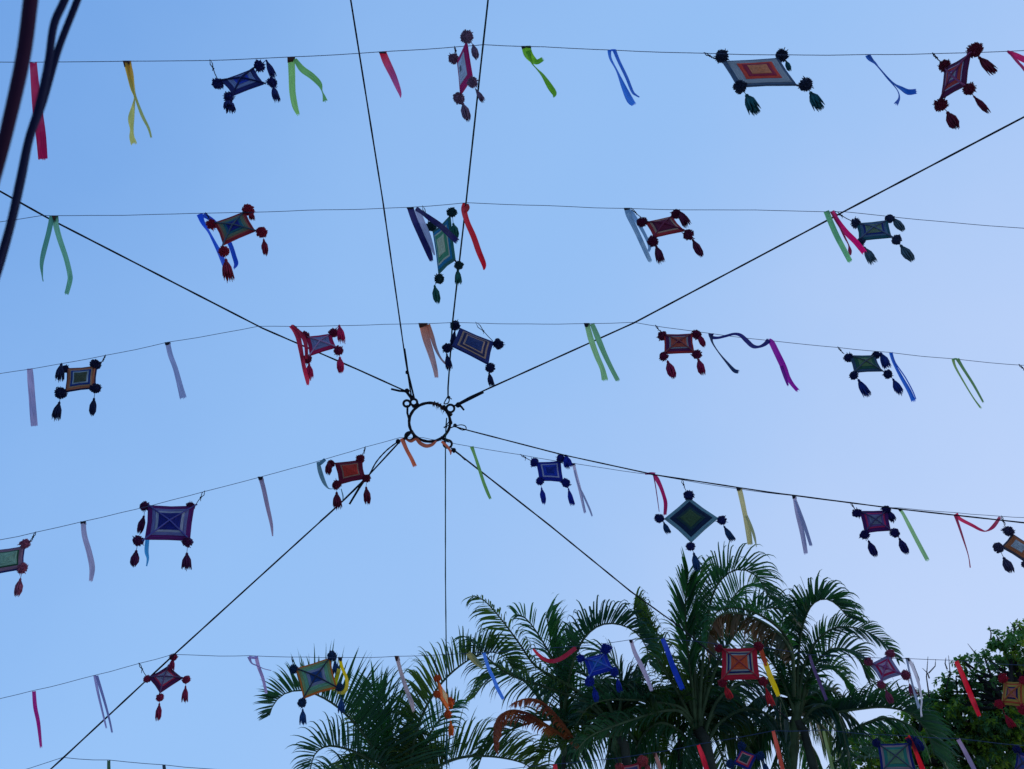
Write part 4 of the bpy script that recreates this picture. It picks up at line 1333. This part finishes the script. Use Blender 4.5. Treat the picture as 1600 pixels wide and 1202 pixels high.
# left palm, its crown foot just below the frame
pl = palm("leftmost palm, its crown rising from the bottom edge with one frond curled over leftward",
          [((640, 1290, 14, 0), (0, 0))], 8.6)
DL = 8.6
frond(pl, rel([(632, 1270), (606, 1210), (570, 1150), (525, 1103), (478, 1080), (445, 1084), (428, 1100), (421, 1118)], DL, -.5), 146, PL_A, -1, vee=15, n=88, droop=.14, start=.12, fwd=.10, rnd=rp_, end_l=.12, peak=.05, width=3.6, hook=.3)
frond(pl, rel([(632, 1270), (618, 1210), (600, 1150), (588, 1100), (582, 1070)], DL, .4), 96, PL_B, 1, vee=58, n=46, droop=.12, fwd=1.5, rnd=rp_, roll=76, hook=.3)
frond(pl, rel([(636, 1275), (622, 1190), (606, 1120), (590, 1070)], DL, .5), 84, PL_A, -1, vee=65, n=40, droop=.15, fwd=1.1, rnd=rp_, roll=70)
frond(pl, rel([(634, 1270), (610, 1215), (575, 1185), (540, 1170), (512, 1166), (494, 1176), (486, 1196), (484, 1220)], DL, -.6), 70, PL_A, -1, vee=26, n=58, droop=.35, rnd=rp_, fwd=.2)
frond(pl, rel([(640, 1270), (640, 1200), (655, 1130), (684, 1075), (722, 1038), (760, 1020), (786, 1024), (800, 1044)], DL, -.3), 78, PL_C, 1, vee=13, n=66, droop=.32, start=.2, rnd=rp_, width=3.8, fwd=.35)
frond(pl, rel([(640, 1270), (655, 1225), (680, 1200), (720, 1184), (765, 1182), (810, 1190), (840, 1205)], DL, .3), 88, PL_C, 1, vee=15, n=60, droop=.3, rnd=rp_, fwd=.3)
frond(pl, rel([(636, 1275), (600, 1230), (560, 1215), (520, 1214), (480, 1224)], DL, .2), 64, PL_A, -1, vee=40, n=44, droop=.5, rnd=rp_)
frond(pl, rel([(636, 1275), (610, 1225), (590, 1180), (570, 1140), (556, 1110)], DL, .6), 70, PL_A, 1, vee=80, n=40, droop=.4, rnd=rp_, roll=80)
frond(pl, rel([(640, 1275), (648, 1215), (662, 1165), (690, 1120), (715, 1095)], DL, .7), 60, PL_A, 1, vee=60, n=40, droop=.3, rnd=rp_, roll=60)

# middle palm
DM = 9.0
pm_ = palm("palm in the middle with a drooping rust red dead frond on its left side", [((965, 1150, 17, 0), (0, 0)), ((882, 1175, 8, .2), (-.5, .2))], DM)
# narrow green crownshaft
mb = MB(); mb.tube([P(962, 1202, DM), P(964, 1170, DM), P(966, 1140, DM), P(962, 1112, DM)], [9 * DM / F, 10 * DM / F, 7 * DM / F, 4 * DM / F], 10)
build("crownshaft", mb, PM_STEM, pm_)
frond(pm_, rel([(962, 1140), (920, 1092), (872, 1062), (836, 1040), (811, 1005), (781, 965), (756, 938), (738, 931)], DM, -.5), 62, PL_A, 1, vee=66, n=56, droop=.95, roll=60, start=.3, rnd=rp_, width=3.0)
frond(pm_, rel([(962, 1140), (915, 1098), (860, 1076), (815, 1062), (781, 1045), (750, 1016), (734, 1000), (724, 994)], DM, -.9), 66, PL_A, 1, vee=70, n=54, droop=1.0, roll=70, start=.3, rnd=rp_, width=3.0)
frond(pm_, rel([(960, 1140), (925, 1100), (890, 1072), (870, 1040), (840, 990), (820, 965), (805, 960)], DM, .2), 60, PL_B, -1, vee=60, n=46, droop=.7, roll=60, start=.3, rnd=rp_, width=2.8)
frond(pm_, rel([(882, 1180), (881, 1120), (889, 1060), (903, 1014), (922, 987), (945, 975), (972, 977), (995, 990), (1010, 1012), (1016, 1040)], DM, -.4), 62, PL_A, 1, vee=26, n=66, droop=.55, start=.34, rnd=rp_, width=3.7, fwd=.3, hook=4)
frond(pm_, rel([(882, 1180), (878, 1120), (872, 1060), (862, 1010), (856, 975), (853, 960)], DM, .3), 70, PL_A, -1, vee=35, n=46, droop=.4, fwd=.9, rnd=rp_, width=3.8, end_l=.6)
frond(pm_, rel([(882, 1180), (884, 1120), (878, 1060), (884, 1020), (896, 990)], DM, .5), 64, PL_A, 1, vee=70, n=42, droop=.3, fwd=.9, roll=60, rnd=rp_)
frond(pm_, rel([(905, 1170), (882, 1152), (848, 1130), (826, 1116), (801, 1110), (782, 1119), (772, 1142), (773, 1172)], DM, -1.1), 34, PL_D, 1, vee=35, n=64, droop=.9, start=.2, rnd=rp_, width=3.4, label="rust red dead frond", fwd=.8)
frond(pm_, rel([(905, 1170), (878, 1130), (850, 1100), (825, 1092), (800, 1100)], DM, -1.0), 26, PL_D, 1, vee=40, n=44, droop=.8, start=.1, rnd=rp_, width=3.2, label="rust red dead frond", fwd=.8)
frond(pm_, rel([(960, 1150), (930, 1140), (895, 1128), (850, 1125), (800, 1140), (760, 1170), (745, 1205)], DM, -.2), 60, PL_A, -1, vee=50, n=54, droop=.9, roll=20, rnd=rp_)
frond(pm_, rel([(960, 1150), (925, 1150), (885, 1160), (850, 1180), (830, 1210)], DM, -.3), 56, PL_A, -1, vee=60, n=44, droop=1.0, rnd=rp_)
frond(pm_, rel([(966, 1140), (990, 1100), (1010, 1085), (1035, 1090), (1050, 1120)], DM, .5), 56, PL_A, 1, vee=60, n=40, droop=.9, rnd=rp_)
frond(pm_, rel([(964, 1130), (940, 1080), (915, 1055), (890, 1050), (868, 1070), (855, 1100)], DM, .6), 66, PL_A, -1, vee=60, n=50, droop=.8, rnd=rp_)
frond(pm_, rel([(962, 1140), (935, 1120), (900, 1115), (870, 1130), (850, 1160)], DM, .9), 60, PL_A, 1, vee=70, n=50, droop=.9, rnd=rp_, roll=40)
frond(pm_, rel([(882, 1180), (860, 1120), (830, 1075), (800, 1052), (765, 1060), (740, 1090)], DM, .9), 66, PL_A, -1, vee=60, n=54, droop=.8, rnd=rp_, roll=20)
frond(pm_, rel([(964, 1130), (972, 1080), (965, 1045), (945, 1020), (925, 1020)], DM, 1.0), 60, PL_A, 1, vee=70, n=44, droop=.6, rnd=rp_, roll=40)

# tall palm, centre right
DT = 9.2
pt = palm("tallest dark palm with a fresh green upright frond and one browning frond",
          [((1090, 1140, 20, 0), (0, 0)), ((1070, 1130, 9, .3), (-.6, .3))], DT)
frond(pt, rel([(1088, 1150), (1082, 1080), (1074, 1010), (1071, 960), (1072, 925), (1076, 895)], DT, -.2), 80, PL_B, 1, vee=60, n=44, droop=.10, fwd=2.1, rnd=rp_, width=4.2, start=.35, end_l=.6, roll=80)
frond(pt, rel([(1088, 1150), (1086, 1080), (1084, 1000), (1086, 945), (1092, 905), (1100, 880)], DT, .2), 66, PL_B, -1, vee=50, n=40, droop=.25, fwd=1.2, rnd=rp_, width=3.4, start=.4)
frond(pt, rel([(1092, 1150), (1096, 1060), (1104, 975), (1113, 932), (1126, 907), (1145, 892), (1168, 892), (1188, 908), (1202, 935)], DT, -.3), 66, PL_A, 1, vee=36, n=62, droop=.6, start=.42, rnd=rp_, width=3.0, fwd=.5, end_l=.6, hook=2.5)
frond(pt, rel([(1094, 1150), (1104, 1060), (1116, 1000), (1136, 950), (1160, 918), (1185, 912)], DT, .6), 60, PL_A, 1, vee=60, n=44, droop=.8, start=.5, rnd=rp_, width=2.8, roll=30)
frond(pt, rel([(1085, 1140), (1066, 1095), (1040, 1050), (1016, 1010), (1000, 975), (990, 950)], DT, -.3), 62, PL_A, -1, vee=36, n=60, droop=.55, start=.2, rnd=rp_, width=3.6, fwd=.5, end_l=.7, hook=4)
frond(pt, rel([(1085, 1140), (1058, 1080), (1036, 1035), (1022, 990), (1012, 950), (1004, 935)], DT, .2), 52, PL_A, 1, vee=50, n=46, droop=.6, start=.4, rnd=rp_, width=3.2)
frond(pt, rel([(1085, 1130), (1062, 1105), (1020, 1096), (980, 1093), (945, 1094), (918, 1106), (902, 1130)], DT, -.9), 58, PL_A, -1, vee=34, n=62, droop=.3, start=.2, rnd=rp_, fwd=.8, width=3.2)
frond(pt, rel([(1085, 1140), (1064, 1112), (1030, 1112), (990, 1124), (950, 1138), (920, 1152), (898, 1176)], DT, -1.0), 46, PL_A, -1, vee=56, n=56, droop=1.0, start=.2, rnd=rp_, roll=90)
frond(pt, rel([(1090, 1140), (1120, 1040), (1160, 975), (1200, 950), (1235, 962), (1250, 1000)], DT, .4), 60, PL_A, 1, vee=40, n=60, droop=.6, start=.3, rnd=rp_)
br = rel([(1240, 1080), (1238, 1020), (1220, 985), (1185, 960), (1150, 950), (1122, 955), (1108, 980), (1104, 1010)], DT, -.8)
frond(pt, br, 34, PL_A, -1, vee=45, n=60, droop=.7, start=.25, rnd=rp_, width=3.6, label="dark curled frond")
frond(pt, [(x, y + 8, d - .05) for x, y, d in br], 46, PL_Y, 1, vee=26, n=66, droop=.8, start=.2, rnd=rp_, width=4.2, label="browning olive frond with rusty edge", fwd=.2)
frond(pt, rel([(1100, 1150), (1118, 1100), (1145, 1074), (1180, 1066), (1212, 1082), (1230, 1120), (1236, 1160)], DT, -.3), 60, PL_A, -1, vee=50, n=60, droop=1.0, rnd=rp_, roll=20)
frond(pt, rel([(1096, 1170), (1130, 1125), (1170, 1108), (1205, 1120), (1226, 1150), (1236, 1190)], DT, .3), 60, PL_A, -1, vee=60, n=54, droop=1.0, rnd=rp_)
frond(pt, rel([(1086, 1170), (1058, 1140), (1030, 1130), (1004, 1150), (990, 1185), (985, 1215)], DT, -.2), 54, PL_A, 1, vee=60, n=50, droop=1.0, rnd=rp_)
frond(pt, rel([(1092, 1130), (1098, 1080), (1115, 1040), (1140, 1020), (1165, 1030), (1180, 1060)], DT, .8), 66, PL_A, -1, vee=60, n=54, droop=.9, rnd=rp_, roll=30)
frond(pt, rel([(1086, 1130), (1070, 1070), (1045, 1030), (1020, 1020), (998, 1036), (985, 1070)], DT, .8), 62, PL_A, 1, vee=60, n=54, droop=.9, rnd=rp_)
frond(pt, rel([(1090, 1160), (1105, 1130), (1135, 1140), (1155, 1170), (1160, 1210)], DT, .7), 60, PL_A, -1, vee=70, n=50, droop=1.0, rnd=rp_, roll=30)
frond(pt, rel([(1090, 1160), (1070, 1160), (1050, 1180), (1040, 1215)], DT, .5), 52, PL_A, 1, vee=70, n=44, droop=1.0, rnd=rp_)
frond(pt, rel([(1092, 1120), (1088, 1060), (1080, 1020), (1090, 985), (1110, 960)], DT, 1.0), 70, PL_A, 1, vee=70, n=54, droop=.7, rnd=rp_, roll=60)
frond(pt, rel([(1092, 1150), (1125, 1100), (1150, 1050), (1160, 1010), (1180, 985)], DT, 1.1), 70, PL_A, -1, vee=70, n=54, droop=.8, rnd=rp_, roll=60)

# right palm
DR = 9.4
pr = palm("right hand palm with a grey green trunk and an upright frond fanned to the right", [((1243, 1125, 15, 0), (0, 0))], DR)
mb = MB(); mb.tube([P(1236, 1202, DR), P(1239, 1165, DR), P(1243, 1125, DR), P(1247, 1090, DR)], [8.5 * DR / F, 9 * DR / F, 7 * DR / F, 4 * DR / F], 10)
build("crownshaft", mb, PM_STEM, pr)
frond(pr, rel([(1246, 1130), (1246, 1060), (1250, 1000), (1258, 966), (1270, 944), (1288, 936), (1306, 944), (1324, 964)], DR, -.2), 56, PL_A, 1, vee=30, n=60, droop=.5, start=.45, rnd=rp_, width=3.8, fwd=.5, end_l=.7, hook=3)
frond(pr, rel([(1247, 1130), (1252, 1060), (1270, 1010), (1298, 984), (1330, 980), (1360, 990), (1385, 1008), (1402, 1030)], DR, -.3), 40, PL_A, 1, vee=66, n=64, droop=.45, start=.3, rnd=rp_, width=2.8, roll=50, fwd=.8)
frond(pr, rel([(1247, 1130), (1262, 1060), (1290, 1020), (1318, 1014), (1342, 1030), (1354, 1060)], DR, .1), 58, PL_A, 1, vee=60, n=56, droop=.9, start=.25, rnd=rp_, roll=30)
frond(pr, rel([(1245, 1140), (1270, 1122), (1302, 1114), (1340, 1108), (1381, 1105), (1420, 1114), (1446, 1140), (1460, 1180)], DR, -.6), 58, PL_A, 1, vee=24, n=70, droop=.4, start=.2, rnd=rp_, width=3.8, fwd=.5, end_l=.7)
frond(pr, rel([(1300, 1180), (1330, 1145), (1365, 1126), (1400, 1124), (1435, 1145), (1452, 1180)], DR, -.4), 46, PL_A, -1, vee=60, n=56, droop=1.0, rnd=rp_)
frond(pr, rel([(1243, 1120), (1228, 1075), (1210, 1040), (1190, 1020), (1168, 1026)], DR, -.1), 56, PL_A, -1, vee=60, n=50, droop=.9, rnd=rp_)
frond(pr, rel([(1246, 1140), (1268, 1110), (1295, 1104), (1316, 1130), (1326, 1175), (1330, 1215)], DR, -.5), 54, PL_A, -1, vee=60, n=54, droop=1.1, rnd=rp_)
frond(pr, rel([(1246, 1130), (1264, 1070), (1285, 1040), (1310, 1050), (1330, 1085)], DR, .5), 58, PL_A, 1, vee=70, n=50, droop=.9, rnd=rp_, roll=30)
frond(pr, rel([(1244, 1130), (1238, 1070), (1228, 1020), (1222, 980), (1226, 945)], DR, .5), 52, PL_A, 1, vee=70, n=46, droop=.6, rnd=rp_, roll=60, start=.3)
frond(pr, rel([(1240, 1160), (1215, 1135), (1190, 1140), (1172, 1170), (1166, 1210)], DR, .1), 52, PL_A, 1, vee=60, n=46, droop=1.0, rnd=rp_)
frond(pr, rel([(1244, 1150), (1262, 1160), (1280, 1190), (1286, 1230)], DR, .2), 46, PL_A, -1, vee=70, n=36, droop=1.0, rnd=rp_)
# a low palm whose dark fronds arch in front of the broadleaf tree
p4 = palm("low palm at the lower right whose fronds arch over the broadleaf foliage", [((1500, 1330, 13, 0), (0, 0))], 9.8)
frond(p4, rel([(1500, 1320), (1488, 1240), (1470, 1180), (1440, 1130), (1405, 1098), (1370, 1086), (1335, 1096)], 9.8, -.3), 56, PL_A, -1, vee=50, n=62, droop=.7, start=.2, rnd=rp_)
frond(p4, rel([(1495, 1320), (1460, 1250), (1420, 1205), (1375, 1185), (1335, 1185), (1305, 1200)], 9.8, -.2), 50, PL_A, -1, vee=60, n=56, droop=.8, rnd=rp_)

# older fronds fanned all round each crown, behind the ones picked out above
def skirt(root, cx, cy, D, angs, Lf, Lpx, rise=.5, seed=1):
    r_ = random.Random(seed)
    for a in angs:
        a = math.radians(a + r_.uniform(-8, 8))
        R_ = Lf * r_.uniform(.85, 1.15)
        dd = r_.uniform(-.5, .9)
        pts = []
        for i in range(7):
            t = i / 6
            x = cx + math.cos(a) * R_ * t
            y = cy - math.sin(a) * R_ * t - rise * R_ * t * (1 - t) + 0.42 * R_ * t * t * (1 if math.sin(a) > -.3 else .5)
            pts.append((x, y, D + .2 + dd * t))
        frond(root, pts, Lpx, PL_A, 1 if math.cos(a) < 0 else -1, vee=r_.uniform(45, 75), roll=r_.uniform(0, 80), n=44, width=3.0, droop=r_.uniform(.6, 1.1), start=.12, rnd=r_)


skirt(pt, 1090, 1115, DT, [20, 35, 50, 80, 110, 140, 155, 165, 195, -10, -35, -60, -80, -100, -120, 210, 10], 100, 66, seed=4)
skirt(pr, 1246, 1115, DR, [15, 30, 45, 75, 105, 150, -15, -40, -65, -115, 190, 215], 92, 58, seed=8)
skirt(pm_, 962, 1130, DM, [30, 55, 70, 95, 110, 140, 165, 185, 200, -20, 225, -50, -80, 250], 100, 60, seed=12)
skirt(pl, 622, 1190, DL, [75, 110, 35, 165, 5], 90, 60, seed=16)

# ------------------------------------------------------------------ broadleaf tree
BL_A = leafmat("broad_leaf_dark", (0.048, 0.112, 0.052, 1), (0.105, 0.205, 0.072, 1), 0.55, scale=.9)
BL_B = leafmat("broad_leaf_yellow_green", (0.098, 0.165, 0.022, 1), (0.270, 0.310, 0.036, 1), 0.62, scale=.9)
M_BARK = plain("tree_bark", (48, 42, 40), 0.9, scale=8, lo=.5, hi=1.2, bump=.6)
DB = 11.6
tg = P(1640, 1330, DB)
tree = thing("broadleaf_tree", "broadleaf tree at the right edge with dark leafy sprays above and yellow green ones below", "tree", Vector((tg.x, tg.y, 0)))
rb = random.Random(77)
fork = P(1610, 1270, DB)
mb = MB()
mb.tube([Vector((tg.x, tg.y, 0)), Vector((tg.x + .1, tg.y, 1.2)), fork.lerp(Vector((tg.x, tg.y, 0)), .3), fork], [.30, .24, .20, .17], 12)
build("trunk", mb, M_BARK, tree)
clumps = []
spec = [(1590, 1012, 34, 0), (1560, 1000, 20, .2), (1605, 985, 20, .3), (1540, 1030, 20, -.1), (1575, 1050, 28, .2), (1530, 1068, 22, 0), (1508, 1038, 15, .3), (1496, 1062, 14, .1),
        (1480, 1090, 22, .3), (1450, 1092, 15, .5), (1465, 1118, 22, .2), (1500, 1110, 26, 0), (1535, 1105, 26, .3), (1590, 1095, 34, .1), (1560, 1130, 34, -.2),
        (1430, 1130, 18, .5), (1444, 1112, 16, .4), (1462, 1098, 14, .3), (1420, 1142, 18, .6), (1476, 1070, 12, .3), (1400, 1150, 22, .7), (1370, 1148, 16, .8), (1345, 1165, 22, .6), (1320, 1150, 14, .8), (1385, 1180, 28, .4), (1330, 1195, 26, .5),
        (1430, 1170, 28, .3), (1470, 1160, 30, .1), (1510, 1160, 30, 0), (1550, 1175, 34, -.2), (1595, 1150, 34, 0), (1600, 1190, 34, 0), (1480, 1200, 34, .2),
        (1420, 1215, 34, .3), (1360, 1225, 30, .5), (1530, 1215, 34, 0), (1310, 1215, 20, .7), (1445, 1100, 9, .5), (1415, 1120, 9, .6), (1625, 1060, 30, 0), (1640, 1010, 30, .2), (1640, 1120, 36, 0),
        (1638, 1190, 34, .1), (1560, 1085, 20, 1.0), (1610, 1040, 26, 1.2), (1520, 1140, 30, 1.3), (1450, 1150, 26, 1.4), (1585, 1130, 36, 1.4), (1380, 1210, 30, 1.3)]
for x, y, r, dd in spec:
    clumps.append((P(x, y, DB + dd), r * DB / F, y))
for x, y in [(1540, 1160), (1575, 1100), (1500, 1170), (1440, 1190), (1600, 1070)]:
    end = P(x, y, DB + rb.uniform(-.2, .6))
    mid = fork.lerp(end, .5) + Vector((rb.uniform(-.2, .2), rb.uniform(-.2, .2), rb.uniform(.0, .25)))
    tips = [c for c in clumps if (c[0] - end).length < 1.15]
    mb = MB()
    q = [Vector(v) for v in catmull([tuple(fork), tuple(mid), tuple(end)], 6)]
    mb.tube(q, [.10 * (1 - .6 * i / (len(q) - 1)) for i in range(len(q))], 8)
    for c in tips:
        m2 = end.lerp(c[0], .5) + Vector((rb.uniform(-.1, .1), rb.uniform(-.1, .1), rb.uniform(-.05, .12)))
        q2 = [Vector(v) for v in catmull([tuple(end), tuple(m2), tuple(c[0] + Vector((0, 0, c[1] * .4)))], 5)]
        mb.tube(q2, [.035 * (1 - .85 * i / (len(q2) - 1)) + .004 for i in range(len(q2))], 5)
    build("limb", mb, M_BARK, tree)
for x, y, x2, y2 in [(1452, 1090, 1450, 1026), (1452, 1060, 1441, 1044), (1451, 1052, 1462, 1030), (1478, 1078, 1482, 1024), (1530, 1036, 1512, 1006), (1584, 990, 1578, 972),
                     (1596, 985, 1590, 966), (1548, 1000, 1545, 978), (1436, 1088, 1426, 1034), (1560, 1080, 1500, 1040), (1532, 1050, 1572, 1034), (1480, 1046, 1478, 1028)]:
    mb = MB()      # bare twig ends poking out above the crown
    a, b = P(x, y, DB), P(x2, y2, DB)
    mm = (a + b) / 2 + RIGHT * rb.uniform(-.05, .05)
    mb.tube([a, mm, b], [.011, .008, .003], 4)
    build("twig", mb, M_BARK, tree)


def leafcloud(name, sel, mat, dens):
    mb = MB()
    for c, r, y in sel:
        nsp = int(dens * (r / .28) ** 2)
        for _ in range(nsp):
            d = Vector((rb.gauss(0, 1), rb.gauss(0, 1), rb.gauss(0, 1))).normalized()
            rad = r * (rb.random() ** .45)
            sp = c + Vector((d.x * rad * 1.15, d.y * rad * 1.15, d.z * rad * .72))
            # a spray: a twig end with leaves fanned round it, blades mostly level
            ax = (d + Vector((0, 0, .25)) + Vector((rb.uniform(-.5, .5), rb.uniform(-.5, .5), rb.uniform(-.3, .3)))).normalized()
            nl = rb.randint(6, 10)
            for k in range(nl):
                a = 2 * math.pi * k / nl + rb.uniform(-.3, .3)
                u = ax.orthogonal().normalized(); w = ax.cross(u)
                ld = (u * math.cos(a) + w * math.sin(a) + ax * rb.uniform(.1, .7) + DOWN * .25).normalized()
                L = rb.uniform(.05, .095); W2 = L * rb.uniform(.24, .34)
                sdv = ld.cross(Vector((rb.uniform(-.5, .5), rb.uniform(-.5, .5), 1))).normalized()
                up = sdv.cross(ld)
                b0 = sp + ax * rb.uniform(-.02, .05)
                i0 = len(mb.v)
                mb.v += [b0, b0 + ld * L * .45 + sdv * W2 + up * .006, b0 + ld * L + DOWN * .012, b0 + ld * L * .45 - sdv * W2 + up * .006]
                mb.face((i0, i0 + 1, i0 + 2)); mb.face((i0, i0 + 2, i0 + 3))
    o = build(name, mb, mat, tree, smooth=False)
    o["kind"] = "stuff"


leafcloud("foliage", [c for c in clumps if c[2] < 1115], BL_A, 58)
leafcloud("foliage", [c for c in clumps if c[2] >= 1115], BL_A, 52)
leafcloud("foliage", [c for c in clumps if c[2] >= 1100], BL_B, 46)
leafcloud("foliage", [c for c in clumps if c[2] < 1100][::2], BL_B, 18)
